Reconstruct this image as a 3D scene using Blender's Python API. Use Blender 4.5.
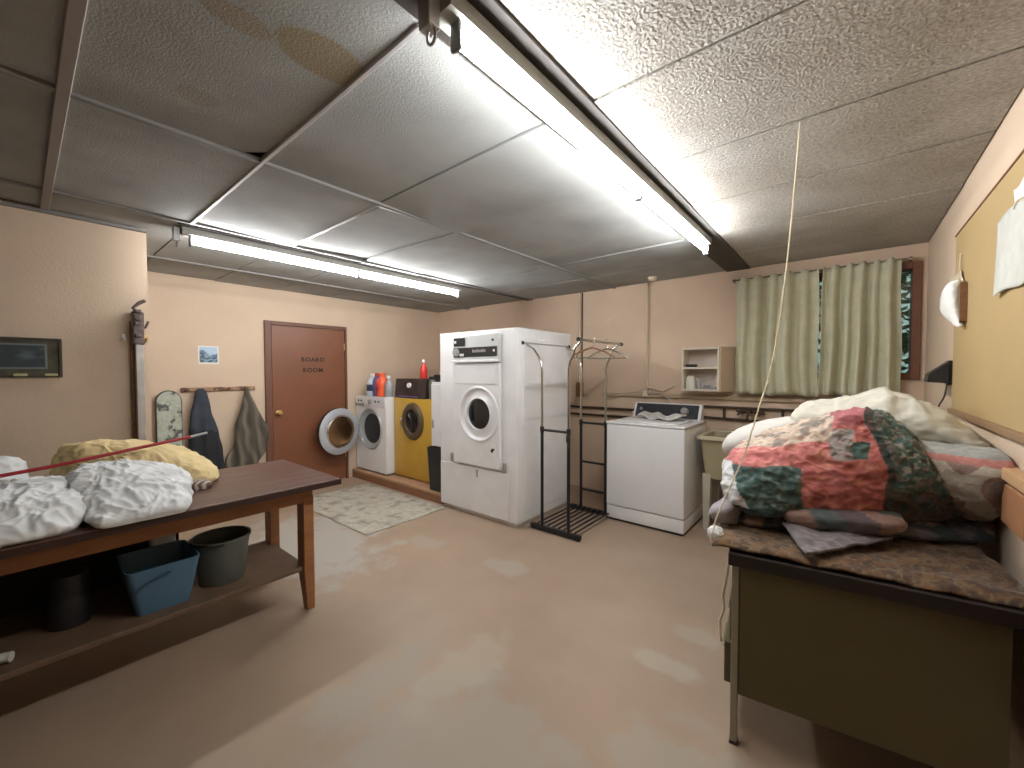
import bpy, bmesh, math, random
from math import sin, cos, pi, radians
from mathutils import Vector, Matrix, noise

random.seed(4)
for o in list(bpy.data.objects):
    bpy.data.objects.remove(o)
SC = bpy.context.scene
COL = SC.collection

# ------------------------------------------------------------------ camera, world, exposure
# X runs along the window wall, Y towards it, camera stands 1.45 m above the floor
YAW, PITCH, ROLL, FPX = radians(-39.545), radians(-1.679), radians(-0.140), 407.55
fw = Vector((sin(YAW) * cos(PITCH), cos(YAW) * cos(PITCH), sin(PITCH)))
rt = Vector((cos(YAW), -sin(YAW), 0)); up = rt.cross(fw)
rt, up = rt * cos(ROLL) + up * sin(ROLL), -rt * sin(ROLL) + up * cos(ROLL)
cd = bpy.data.cameras.new('camera'); cam = bpy.data.objects.new('camera', cd); COL.objects.link(cam)
M = Matrix((rt, up, -fw)).transposed().to_4x4(); M.translation = (0, 0, 1.45)
cam.matrix_world = M
cd.sensor_width = 36; cd.lens = FPX / 1024 * 36; cd.clip_start = 0.02
SC.camera = cam

w = bpy.data.worlds.new('world'); SC.world = w; w.use_nodes = True
w.node_tree.nodes['Background'].inputs[0].default_value = (0.62, 0.85, 0.82, 1)
w.node_tree.nodes['Background'].inputs[1].default_value = 0.26
SC.view_settings.view_transform = 'Standard'; SC.view_settings.look = 'None'
SC.view_settings.gamma = 1; SC.view_settings.use_curve_mapping = False
SC.view_settings.exposure = 1.0
TUBE_POWER = 45.0

H = 2.44            # ceiling
WY, LX, RX, PX, PY, BY = 4.5, -5.3, 0.46, -3.75, 0.585, -3.44

# ------------------------------------------------------------------ helpers
def wm(o):
    m = o.matrix_basis.copy()
    while o.parent:
        o = o.parent; m = o.matrix_basis @ m
    return m

def obj(name, bm, m, parent=None, smooth=False, local=False):
    """one mesh object; bm in world coordinates unless local"""
    if parent is not None and not local:
        bm.transform(wm(parent).inverted())
    bmesh.ops.recalc_face_normals(bm, faces=bm.faces) if not getattr(bm, 'keepn', False) else None
    me = bpy.data.meshes.new(name); bm.to_mesh(me); bm.free()
    for mm in (m if isinstance(m, (list, tuple)) else [m]):
        me.materials.append(mm)
    if smooth:
        for p in me.polygons: p.use_smooth = True
        if smooth != 'all':
            try: me.set_sharp_from_angle(angle=radians(38))
            except Exception: pass
    o = bpy.data.objects.new(name, me); COL.objects.link(o)
    if parent is not None: o.parent = parent
    return o

def tag(o, label, cat, group=None, kind=None):
    o['label'] = label; o['category'] = cat
    if group: o['group'] = group
    if kind: o['kind'] = kind
    return o

def struct(o):
    o['kind'] = 'structure'; return o

def thing(name, label, cat, loc=(0, 0, 0), rz=0.0, group=None):
    o = bpy.data.objects.new(name, None); COL.objects.link(o); o.empty_display_size = 0.1
    o.location = loc; o.rotation_euler = (0, 0, rz)
    return tag(o, label, cat, group)

def dup(root, loc, label=None):
    def cp(o, par):
        c = o.copy(); COL.objects.link(c); c.parent = par
        for ch in [x for x in bpy.data.objects if x.parent == o]: cp(ch, c)
        return c
    r = cp(root, None); r.location = loc
    if label: r['label'] = label
    return r

def B(): return bmesh.new()

def bx(bm, x0, x1, y0, y1, z0, z1, bev=0.0, seg=2, mi=0):
    r = bmesh.ops.create_cube(bm, size=1)
    vs = r['verts']
    for v in vs:
        v.co = Vector((x0 + (v.co.x + .5) * (x1 - x0), y0 + (v.co.y + .5) * (y1 - y0), z0 + (v.co.z + .5) * (z1 - z0)))
    fs = list({f for v in vs for f in v.link_faces})
    for f in fs: f.material_index = mi
    if bev:
        es = list({e for v in vs for e in v.link_edges})
        bmesh.ops.bevel(bm, geom=es, offset=bev, segments=seg, affect='EDGES', profile=0.6)
    return vs

def prism(bm, pts, axis, a0, a1, mi=0):
    """extrude a closed outline (pairs) along axis"""
    def mk(p, a):
        if axis == 0: return (a, p[0], p[1])
        if axis == 1: return (p[0], a, p[1])
        return (p[0], p[1], a)
    v0 = [bm.verts.new(mk(p, a0)) for p in pts]; v1 = [bm.verts.new(mk(p, a1)) for p in pts]
    n = len(pts)
    fs = [bm.faces.new(v0), bm.faces.new(v1[::-1])]
    for i in range(n): fs.append(bm.faces.new((v0[i], v0[(i + 1) % n], v1[(i + 1) % n], v1[i])))
    for f in fs: f.material_index = mi
    return v0 + v1

def tube(bm, pts, r, seg=10, closed=False, mi=0):
    pts = [Vector(p) for p in pts]; n = len(pts); rings = []
    prev = None
    for i, p in enumerate(pts):
        a = pts[i - 1] if (i or closed) else p; b = pts[(i + 1) % n] if (i < n - 1 or closed) else p
        t = (b - a).normalized()
        if prev is None:
            u = t.cross(Vector((0, 0, 1)))
            if u.length < 1e-3: u = t.cross(Vector((1, 0, 0)))
            u.normalize()
        else:
            u = prev - t * prev.dot(t)
            if u.length < 1e-4: u = t.orthogonal()
            u.normalize()
        prev = u; v = t.cross(u)
        rr = r[i] if isinstance(r, (list, tuple)) else r
        rings.append([bm.verts.new(p + (u * cos(2 * pi * k / seg) + v * sin(2 * pi * k / seg)) * rr) for k in range(seg)])
    m = n if closed else n - 1
    for i in range(m):
        A, C = rings[i], rings[(i + 1) % n]
        for k in range(seg):
            f = bm.faces.new((A[k], A[(k + 1) % seg], C[(k + 1) % seg], C[k])); f.material_index = mi
    if not closed:
        for R_ in (rings[0], rings[-1]):
            f = bm.faces.new(R_); f.material_index = mi

def lathe(bm, prof, c, axis='z', seg=32, mi=0, sx=1.0, arc=None):
    """profile (r, h) about an axis through c"""
    c = Vector(c); rings = []
    for r, h in prof:
        ring = []
        for k in range(seg):
            a = 2 * pi * k / seg; p, q = r * cos(a), r * sin(a)
            if axis == 'z': v = Vector((p * sx, q, h))
            elif axis == 'y': v = Vector((p * sx, h, q))
            else: v = Vector((h, p * sx, q))
            ring.append(v + c)
        if r < 1e-5: rings.append([bm.verts.new(ring[0])])
        else: rings.append([bm.verts.new(v) for v in ring])
    for A, C in zip(rings[:-1], rings[1:]):
        for k in range(seg):
            k2 = (k + 1) % seg
            if len(A) == 1 and len(C) == 1: continue
            if len(A) == 1: f = bm.faces.new((A[0], C[k], C[k2]))
            elif len(C) == 1: f = bm.faces.new((A[k], A[k2], C[0]))
            else: f = bm.faces.new((A[k], A[k2], C[k2], C[k]))
            f.material_index = mi
    for R_ in (rings[0], rings[-1]):
        if len(R_) > 1 and (R_[0].co - R_[seg // 2].co).length > 1e-4 and prof[0] != prof[-1]:
            f = bm.faces.new(R_); f.material_index = mi

def catmull(P, t):
    n = len(P) - 1; x = t * n; i = min(int(x), n - 1); f = x - i
    p0, p1, p2, p3 = P[max(i - 1, 0)], P[i], P[i + 1], P[min(i + 2, n)]
    return [0.5 * (2 * b + (c - a) * f + (2 * a - 5 * b + 4 * c - d) * f * f + (3 * b - a - 3 * c + d) * f ** 3)
            for a, b, c, d in zip(p0, p1, p2, p3)]

def nz(p, s, o=(0, 0, 0)): return noise.noise(Vector((p[0] * s + o[0], p[1] * s + o[1], p[2] * s + o[2])))
def ridge(p, s, o=(0, 0, 0)): return 1 - 2 * abs(nz(p, s, o))

def crease(p, s, o=0):
    q = Vector(p) + Vector((nz(p, s * .8, (o, 3, 1)), nz(p, s * .8, (5, o, 2)), nz(p, s * .8, (1, 7, o)))) * (.55 / s)
    a = 1 - 1.9 * abs(nz(q, s, (o, 0, 0))) ** .75
    b = 1 - 1.9 * abs(nz(q, s * 2.0, (0, o, 3))) ** .75
    c = 1 - 1.9 * abs(nz(q, s * 3.7, (2, o, 8))) ** .75
    return .50 * a + .32 * b + .22 * c

def loft(levels, nu=96, nv=48, disp=None, warp=None, color=None):
    """closed lump of cloth: superellipse rings (z,cx,cy,rx,ry,e,rot) stacked upwards"""
    bm = B(); rings = []
    for j in range(nv + 1):
        t = j / nv
        z, cx, cy, rx, ry, e, ro = catmull(levels, t)
        rx = max(rx, .004); ry = max(ry, .004); ring = []
        for i in range(nu):
            a = 2 * pi * i / nu; c, s = cos(a), sin(a)
            x = rx * math.copysign(abs(c) ** (2 / e), c); y = ry * math.copysign(abs(s) ** (2 / e), s)
            p = Vector((cx + x * cos(ro) - y * sin(ro), cy + x * sin(ro) + y * cos(ro), z))
            ring.append(bm.verts.new(p))
        rings.append(ring)
    for A, C in zip(rings[:-1], rings[1:]):
        for k in range(nu):
            bm.faces.new((A[k], A[(k + 1) % nu], C[(k + 1) % nu], C[k]))
    bm.faces.new(rings[0][::-1]); bm.faces.new(rings[-1])
    bmesh.ops.recalc_face_normals(bm, faces=bm.faces)
    if warp:
        for v in bm.verts: v.co = warp(v.co)
    bm.normal_update()
    if disp:
        mv = [(v, v.co + v.normal * disp(v.co)) for v in bm.verts]
        for v, c in mv: v.co = c
    if color: paint(bm, color)
    return bm

def paint(bm, color):
    lay = bm.verts.layers.float_color.new('Col')
    for v in bm.verts:
        c = color(v.co); v[lay] = (c[0], c[1], c[2], 1)

def grid(fn, nu, nv, th=0.0, color=None):
    """sheet fn(u,v)->Vector with real thickness"""
    bm = B(); V = [[bm.verts.new(fn(i / nu, j / nv)) for j in range(nv + 1)] for i in range(nu + 1)]
    for i in range(nu):
        for j in range(nv): bm.faces.new((V[i][j], V[i + 1][j], V[i + 1][j + 1], V[i][j + 1]))
    if th:
        bm.normal_update()
        bmesh.ops.solidify(bm, geom=bm.faces[:], thickness=th)
    if color: paint(bm, color)
    return bm

def plate_hole(bm, x0, x1, z0, z1, cx, cz, r, y, seg=64, mi=0):
    """front face with a round hole, facing -y; returns the hole ring"""
    inner, outer = [], []
    for k in range(seg):
        a = 2 * pi * (k + .5) / seg; c, s = cos(a), sin(a)
        inner.append(bm.verts.new((cx + r * c, y, cz + r * s)))
        t = min((((x1 if c > 0 else x0) - cx) / c) if abs(c) > 1e-6 else 9, (((z1 if s > 0 else z0) - cz) / s) if abs(s) > 1e-6 else 9)
        outer.append(bm.verts.new((cx + t * c, y, cz + t * s)))
    corners = {}
    for k in range(seg):
        k2 = (k + 1) % seg; a, b = outer[k].co, outer[k2].co
        if abs(a.x - b.x) > 1e-6 and abs(a.z - b.z) > 1e-6:
            X = x1 if max(a.x, b.x) > x1 - 1e-4 else x0; Z = z1 if max(a.z, b.z) > z1 - 1e-4 else z0
            cv = bm.verts.new((X, y, Z))
            f = bm.faces.new((inner[k], inner[k2], outer[k2], cv, outer[k]))
        else:
            f = bm.faces.new((inner[k], inner[k2], outer[k2], outer[k]))
        f.material_index = mi
    return inner

# ------------------------------------------------------------------ materials
def mat(name, col, rough=0.6, metal=0.0, var=0.0, vs=6.0, bump=0.0, bs=40.0, col2=None, c2s=3.0, c2lo=.5, c2hi=.7,
        emit=None, alpha=None, trans=0.0, coat=0.0, attr=False, sheen=0.0, stretch=None):
    m = bpy.data.materials.new(name); m.use_nodes = True; N = m.node_tree.nodes; L = m.node_tree.links
    b = N['Principled BSDF']; b.inputs['Roughness'].default_value = rough; b.inputs['Metallic'].default_value = metal
    tc = N.new('ShaderNodeTexCoord'); vec = tc.outputs['Object']
    if stretch:
        mp = N.new('ShaderNodeMapping'); mp.inputs['Scale'].default_value = stretch; L.new(vec, mp.inputs[0]); vec = mp.outputs[0]
    cur = None
    if attr:
        a = N.new('ShaderNodeAttribute'); a.attribute_name = 'Col'; cur = a.outputs['Color']
    else:
        rgb = N.new('ShaderNodeRGB'); rgb.outputs[0].default_value = (*col, 1); cur = rgb.outputs[0]
    if col2:
        n = N.new('ShaderNodeTexNoise'); n.inputs['Scale'].default_value = c2s; n.inputs['Detail'].default_value = 5; L.new(vec, n.inputs['Vector'])
        r = N.new('ShaderNodeMapRange'); r.inputs[1].default_value = c2lo; r.inputs[2].default_value = c2hi; L.new(n.outputs[0], r.inputs[0])
        mx = N.new('ShaderNodeMix'); mx.data_type = 'RGBA'; L.new(r.outputs[0], mx.inputs[0]); L.new(cur, mx.inputs[6]); mx.inputs[7].default_value = (*col2, 1)
        cur = mx.outputs[2]
    if var:
        n = N.new('ShaderNodeTexNoise'); n.inputs['Scale'].default_value = vs; n.inputs['Detail'].default_value = 6; L.new(vec, n.inputs['Vector'])
        r = N.new('ShaderNodeMapRange'); r.inputs[1].default_value = .3; r.inputs[2].default_value = .7
        r.inputs[3].default_value = 1 - var; r.inputs[4].default_value = 1 + var; L.new(n.outputs[0], r.inputs[0])
        mx = N.new('ShaderNodeMix'); mx.data_type = 'RGBA'; mx.blend_type = 'MULTIPLY'; mx.inputs[0].default_value = 1
        L.new(cur, mx.inputs[6]); L.new(r.outputs[0], mx.inputs[7]); cur = mx.outputs[2]
    L.new(cur, b.inputs['Base Color'])
    if bump:
        n = N.new('ShaderNodeTexNoise'); n.inputs['Scale'].default_value = bs; n.inputs['Detail'].default_value = 4; L.new(vec, n.inputs['Vector'])
        bp = N.new('ShaderNodeBump'); bp.inputs['Strength'].default_value = bump; bp.inputs['Distance'].default_value = .01
        L.new(n.outputs[0], bp.inputs['Height']); L.new(bp.outputs[0], b.inputs['Normal'])
    if emit:
        b.inputs['Emission Color'].default_value = (*emit[0], 1); b.inputs['Emission Strength'].default_value = emit[1]
    if trans: b.inputs['Transmission Weight'].default_value = trans
    if coat: b.inputs['Coat Weight'].default_value = coat
    if sheen: b.inputs['Sheen Weight'].default_value = sheen
    m['cur'] = 0
    return m

def stain(m, spots, coords='Object'):
    """blend worn patches with a shape of their own into a material: (x,y,rx,ry,colour,amount)"""
    N = m.node_tree.nodes; L = m.node_tree.links; b = N['Principled BSDF']
    cur = b.inputs['Base Color'].links[0].from_socket
    tc = N.new('ShaderNodeTexCoord')
    n = N.new('ShaderNodeTexNoise'); n.inputs['Scale'].default_value = 5.0; n.inputs['Detail'].default_value = 8; L.new(tc.outputs['Object'], n.inputs['Vector'])
    for x, y, rx, ry, c, amt, rag in spots:
        mp = N.new('ShaderNodeMapping'); mp.vector_type = 'POINT'
        mp.inputs['Scale'].default_value = (1 / rx, 1 / ry, 0); mp.inputs['Location'].default_value = (-x / rx, -y / ry, 0)
        L.new(tc.outputs['Object'], mp.inputs[0])
        ln = N.new('ShaderNodeVectorMath'); ln.operation = 'LENGTH'; L.new(mp.outputs[0], ln.inputs[0])
        ad = N.new('ShaderNodeMath'); ad.operation = 'MULTIPLY_ADD'; L.new(n.outputs[0], ad.inputs[0]); ad.inputs[1].default_value = -rag * 2; L.new(ln.outputs['Value'], ad.inputs[2])
        mr = N.new('ShaderNodeMapRange'); mr.inputs[1].default_value = 1.0 - rag; mr.inputs[2].default_value = 0.9 - rag - .3 * min(rag, 1)
        mr.inputs[3].default_value = 0; mr.inputs[4].default_value = amt; L.new(ad.outputs[0], mr.inputs[0])
        mx = N.new('ShaderNodeMix'); mx.data_type = 'RGBA'; L.new(mr.outputs[0], mx.inputs[0]); L.new(cur, mx.inputs[6]); mx.inputs[7].default_value = (*c, 1)
        cur = mx.outputs[2]
    L.new(cur, b.inputs['Base Color'])
    return m

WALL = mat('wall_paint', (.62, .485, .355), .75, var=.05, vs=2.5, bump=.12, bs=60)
WALLB = mat('wall_paint_lightened', (.70, .54, .40), .75, var=.05, vs=2.5, bump=.12, bs=60)  # same room paint, with extra brightness put in for the dim window wall
FLOOR = mat('floor_paint', (.345, .25, .175), .62, var=.10, vs=1.6, bump=.06, bs=14, col2=(.37, .28, .205), c2s=1.2, c2lo=.45, c2hi=.7)
stain(FLOOR, [(-1.15, 1.0, .75, .42, (.32, .305, .265), .5, 1.2), (-.70, 2.0, .22, .09, (.42, .37, .29), .6, 1.1),
              (-1.93, 2.28, .20, .13, (.39, .37, .33), .4, 1.1), (-3.5, 1.55, .9, .55, (.40, .38, .34), .8, .9),
              (-2.75, 2.2, .2, .1, (.37, .32, .26), .5, 1.1), (-.45, 1.45, .3, .3, (.35, .32, .26), .5, 1.2),
              (-1.45, 1.35, .14, .4, (.40, .34, .26), .5, 1.2), (-.62, 2.35, .16, .08, (.4, .35, .27), .5, 1.1)])
TILE = mat('ceiling_tile', (.36, .37, .355), .9, var=.14, vs=2.0, bump=.25, bs=150, col2=(.28, .285, .27), c2s=1.9, c2lo=.45, c2hi=.75)
stain(TILE, [(-1.29, .64, .10, .145, (.27, .225, .14), .95, .15), (-1.33, .41, .05, .10, (.29, .25, .18), .8, .25), (-1.82, .435, .06, .07, (.27, .24, .18), .5, .25)])
TILE2 = mat('ceiling_tile_stippled', (.43, .415, .375), .9, var=.24, vs=70.0, bump=1.0, bs=95, col2=(.34, .315, .27), c2s=3, c2lo=.4, c2hi=.7)
TBAR = mat('grid_metal', (.5, .5, .5), .35, .3)
DARKSTRIP = mat('dark_strip', (.05, .042, .035), .7, var=.2)
PLEN = mat('plenum_dark', (.10, .09, .08), .9)
WHITE = mat('white_enamel', (.80, .805, .81), .32, var=.03, vs=3, coat=.2)
WHITE2 = mat('aged_white_enamel', (.76, .76, .76), .4, var=.05, vs=5)
GREYM = mat('grey_metal', (.42, .42, .41), .4, .5)
CHAN = mat('fixture_white', (.30, .30, .27), .4)
BLACK = mat('black_plastic', (.02, .02, .022), .4)
BLACKM = mat('black_metal', (.025, .025, .028), .35, .4)
CHROME = mat('chrome', (.62, .6, .55), .22, 1.0)
GOLD = mat('harvest_gold', (.56, .34, .045), .4, var=.05)
BOWL = mat('bowl_glass', (.85, .66, .48), .04, trans=1.0); BOWL.node_tree.nodes['Principled BSDF'].inputs['IOR'].default_value = 1.2
DGLASS = mat('dark_glass', (.012, .014, .016), .08, coat=.5)
TUBE = mat('fluorescent_tube', (1, 1, 1), .3, emit=((.985, .985, 1.0), TUBE_POWER))
DOORP = mat('door_brown', (.20, .075, .035), .42, var=.06, vs=3)
BRASS = mat('brass', (.6, .42, .18), .3, .9)
WOODP = mat('platform_wood', (.27, .125, .065), .55, var=.12, vs=7)
TABTOP = mat('table_top', (.095, .045, .033), .36, var=.22, vs=10, stretch=(4, .7, 1), col2=(.14, .085, .07), c2s=4)
TABWD = mat('table_wood', (.30, .125, .045), .5, var=.15, vs=9, stretch=(3, .6, 3))
SHELFW = mat('shelf_plywood', (.14, .085, .05), .6, var=.15, vs=9)
DESKG = mat('desk_olive', (.10, .082, .03), .45, var=.05)
DESKT = mat('desk_top_edge', (.016, .010, .008), .5)
DESKM = mat('desk_leg_metal', (.30, .28, .22), .4, .4)
WOODL = mat('light_wood', (.50, .31, .16), .5, var=.12, vs=8, stretch=(1, .4, 4))
WOODD = mat('dark_wood', (.20, .09, .04), .5, var=.2, vs=14, stretch=(1, .3, 3))
BOARDM = mat('tan_board', (.44, .315, .145), .7, var=.04, vs=2, bump=.1, bs=80)
CURT = mat('curtain_cloth', (.57, .56, .40), .85, var=.07, vs=12, bump=.15, bs=150, sheen=.2)
SHEET = mat('white_sheet', (.74, .76, .76), .85, bump=.35, bs=14, sheen=.2, attr=False, col2=(.62, .64, .66), c2s=8, c2lo=.5, c2hi=.75)
SHEETG = mat('grey_white_sheet', (.55, .56, .53), .9, bump=.3, bs=16)
CREAM = mat('cream_blanket', (.66, .52, .27), .9, bump=.35, bs=22, var=.08, vs=10)
QUILT = mat('patchwork_cloth', (1, 1, 1), .9, attr=True, bump=.55, bs=38, sheen=.15, var=.12, vs=45)
ATTR = mat('patterned_cloth', (1, 1, 1), .85, attr=True, bump=.3, bs=30)
OFFW = mat('offwhite_duvet', (.56, .54, .46), .88, bump=.3, bs=18, var=.05, vs=8)
PILW = mat('white_pillow', (.58, .56, .52), .85, bump=.25, bs=12)
TUBB = mat('blue_plastic', (.075, .155, .235), .4)
GBUC = mat('grey_plastic', (.095, .105, .09), .5)
SINKM = mat('beige_sink_plastic', (.42, .37, .235), .5, var=.06)
PIPEM = mat('pipe_dark', (.07, .045, .03), .5, .3, var=.3, vs=20)
CONDM = mat('painted_conduit', (.66, .56, .42), .5)
REDP = mat('red_plastic', (.62, .04, .03), .35)
ORNG = mat('orange_plastic', (.85, .13, .05), .35)
LBLUE = mat('pale_blue_plastic', (.60, .70, .80), .3)
NAVY = mat('navy_label', (.03, .05, .12), .4)
WPL = mat('white_plastic', (.8, .8, .78), .4)
GREYP = mat('grey_clear_plastic', (.32, .33, .34), .25)
PURP = mat('purple_plastic', (.16, .10, .22), .4)
STRING = mat('cord_cotton', (.66, .58, .42), .9)
REDROD = mat('red_rod', (.36, .02, .03), .3)
PAPER = mat('paper', (.82, .82, .78), .8)
SLEEVE = mat('plastic_sleeve', (.72, .74, .68), .25, var=.06, vs=20)
RUGM = mat('worn_rug', (.42, .39, .32), .95, bump=.6, bs=60, col2=(.22, .20, .16), c2s=7, c2lo=.5, c2hi=.7, var=.15, vs=18)
GLASS = mat('window_glass', (.85, .95, .9), .03, trans=1.0)
LEAF = mat('leaf', (.05, .13, .05), .6, var=.3, vs=9)
SOIL = mat('soil', (.06, .07, .03), .9)

# ------------------------------------------------------------------ the room shell
bm = B(); bx(bm, LX - .1, RX + .1, BY - .1, WY + .1, -.12, 0); struct(obj('floor', bm, FLOOR))
# ceiling: lay-in panels of one ceiling, slightly uneven, over a dark void
XS = [LX, -4.57, -3.35, -2.14, -.92, RX]
YS = [BY, -2.97, -2.35, -1.73, -1.11, -.49, .125, .75, 1.37, 1.99, 2.61, 3.23, 3.85, WY]
bm = B(); bx(bm, LX - .1, RX + .1, BY - .1, WY + .1, H + .05, H + .15, mi=2)
for i in range(5):
    for j in range(len(YS) - 1):
        x0, x1, y0, y1 = XS[i] + .006, XS[i + 1] - .006, YS[j] + .006, YS[j + 1] - .006
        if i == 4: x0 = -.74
        mi = 1 if i == 4 else 0
        pts = [(x0, y0), (x1, y0), (x1, y1), (x0, y1)]
        if i == 3 and j == 6: pts = [(x0, y0), (x1, y0), (x1, y1), (x0 + .10, y1), (x0, y1 - .085)]
        vs = prism(bm, pts, 2, H, H + .02, mi)
        a, b_, c_ = [random.uniform(-.004, .004) for _ in range(3)]
        if (i, j) == (3, 8): b_ = -.022
        if (i, j) == (2, 8): a = -.012; b_ = .02
        if (i, j) == (2, 7): b_ = -.012
        for v in vs:
            v.co.z += a * (v.co.x - x0) / (x1 - x0) * 2 + b_ * (v.co.y - y0) / (y1 - y0) + abs(c_)
struct(obj('ceiling', bm, [TILE, TILE2, PLEN]))

def wbox(name, *b, m=WALL):
    bm = B(); bx(bm, *b); return struct(obj(name, bm, m))
WX0, WX1, WZ0, WZ1 = -.84, .43, 1.38, 2.31
bm = B()
bx(bm, LX - .1, WX0, WY, WY + .15, 0, H + .1); bx(bm, WX1, RX + .1, WY, WY + .15, 0, H + .1)
bx(bm, WX0, WX1, WY, WY + .15, 0, WZ0); bx(bm, WX0, WX1, WY, WY + .15, WZ1, H + .1)
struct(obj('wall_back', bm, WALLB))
wbox('wall_left', LX - .15, LX, PY, WY + .1, 0, H + .1)
wbox('wall_right', RX, RX + .15, BY - .1, WY + .1, 0, H + .1)
wbox('wall_partition', LX - .15, PX, BY - .1, PY, 0, H + .1)
wbox('wall_front', PX, RX + .1, BY - .15, BY, 0, H + .1, m=mat('unseen_wall_dark', (.22, .14, .09), .6, var=.15))  # unseen wall behind the camera, its dark finish made up to cut fill light

# ceiling bars
n = 0
def bar(x0, x1, y0, y1, m=TBAR, z0=H - .012, z1=H + .012):
    global n
    n += 1
    bm = B(); bx(bm, x0, x1, y0, y1, z0, z1, .003, 1); return struct(obj('trim_%d' % n, bm, m))
TB2 = mat('grid_metal_dull', (.20, .195, .185), .6)
bar(-2.15, -2.125, BY, WY - .001, TB2); bar(-3.362, -3.338, BY, WY - .001, TB2); bar(-4.582, -4.558, PY, WY - .001, TB2)
bar(-3.36, -.95, .741, .759, TBAR, H - .014)
bar(-3.34, -2.15, 1.36, 1.384, TBAR, H - .016)
bar(-3.74, -.95, .105, .142, mat('brown_batten', (.30, .265, .24), .7), H - .014)
bar(-.95, -.74, BY, WY - .001, DARKSTRIP, H - .004)          # dark strip along the ceiling above the right-hand fixture
bar(-3.42, -3.405, .69, WY - .001, DARKSTRIP, H - .012)
# wall top strip and angle moulding
bar(PX + .001, PX + .03, BY, PY, TB2, H - .03, H - .01)
# ledge where the block wall meets the panelling
bm = B(); bx(bm, -2.28, RX - .001, WY - .028, WY - .001, 1.165, 1.205, .004, 1)
struct(obj('trim_ledge', bm, mat('ledge_paint', (.50, .385, .26), .7)))

# ------------------------------------------------------------------ window
bm = B()
FR = mat('window_frame_wood', (.20, .085, .045), .5, var=.12)
def frame(bm, x0, x1, z0, z1, t, y0, y1):
    bx(bm, x0, x0 + t, y0, y1, z0, z1, .003, 1); bx(bm, x1 - t, x1, y0, y1, z0, z1, .003, 1)
    bx(bm, x0 + t, x1 - t, y0, y1, z0, z0 + t, .003, 1); bx(bm, x0 + t, x1 - t, y0, y1, z1 - t, z1, .003, 1)
frame(bm, WX0 + .001, WX1 - .001, WZ0 + .001, WZ1 - .001, .055, WY - .02, WY + .12)
bx(bm, -.43, -.39, WY + .02, WY + .10, WZ0 + .05, WZ1 - .05)
win = struct(obj('window_1', bm, FR))
bm = B(); bx(bm, WX0 + .05, WX1 - .05, WY + .06, WY + .066, WZ0 + .05, WZ1 - .05)
obj('glass_pane', bm, GLASS, win)
# outside ground and shrub behind the glass
bm = B(); bx(bm, -4, 4, WY + .2, WY + 6, -.1, .9); struct(obj('trim_ground_outside', bm, SOIL))
bm = B()
rnd = random.Random(3)
for k in range(5200):
    p = Vector((rnd.uniform(-1.6, 2.2), WY + rnd.uniform(.5, 1.9), rnd.uniform(.92, 3.2)))
    d = Vector((rnd.uniform(-1, 1), rnd.uniform(-1, 1), rnd.uniform(-.6, .6))).normalized(); e = d.cross(Vector((.3, .2, 1))).normalized()
    s = rnd.uniform(.05, .10)
    vs = [bm.verts.new(p + q) for q in (-d * s, e * s * .45, d * s, -e * s * .45)]; bm.faces.new(vs)
shr = obj('shrub', bm, LEAF)
tag(shr, 'dark green shrub growing outside the curtained window', 'shrub')
bm = B()
for k in range(7): tube(bm, [(-1.3 + k * .38, WY + 1.2, .90), (-1.3 + k * .38 + .05, WY + 1.15, 1.7), (-1.35 + k * .4, WY + 1.2, 2.7)], [.02, .014, .006], 6)
obj('stem', bm, WOODD, shr)

# curtains
rod = thing('curtain_rod', 'thin rod above the window carrying the two green curtains', 'curtain rod', (-.25, WY - .07, 2.31))
bm = B(); tube(bm, [(-.88, WY - .07, 2.325), (.37, WY - .07, 2.325)], .008); obj('rod', bm, CHROME, rod)
for x in (-.87, .36):
    bm = B(); bx(bm, x - .008, x + .008, WY - .075, WY - .001, 2.31, 2.34); obj('bracket', bm, CHROME, rod)
def curtain(x0, x1, seed, label, nf, z0, spread=0.0):
    r = random.Random(seed); ph = [r.uniform(0, 6.3) for _ in range(4)]
    def f(u, v):
        z = 2.335 + (z0 - 2.335) * v
        a = .020 + .024 * min(1, v * 1.5)
        uu = u + .015 * sin(5 * u + ph[0] + 2 * v)
        s = sin(2 * pi * nf * uu + ph[1] + .5 * sin(3 * v + ph[3]))
        s = math.copysign(abs(s) ** .75, s)
        y = WY - .072 - .008 - a * (s * .75 + .55 * sin(2 * pi * nf * .43 * uu + ph[2])) - .012 * v
        x = x0 + (x1 - x0) * u + spread * v * (u - .5)
        return Vector((x + .004 * sin(9 * v + ph[1]), y, z + .008 * sin(12 * u + ph[3]) * v + (.012 * s if v == 0 else 0)))
    o = obj('curtain', grid(f, 150, 26, .003), CURT, smooth='all'); tag(o, label, 'curtain', 'curtains on the window')
    return o
curtain(-.85, -.205, 5, 'left-hand pale green pleated curtain, hanging beside the small wall shelf', 5.3, 1.235)
curtain(-.185, .305, 9, 'right-hand pale green pleated curtain, next to the bare strip of window', 5.6, 1.245, .03)

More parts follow.
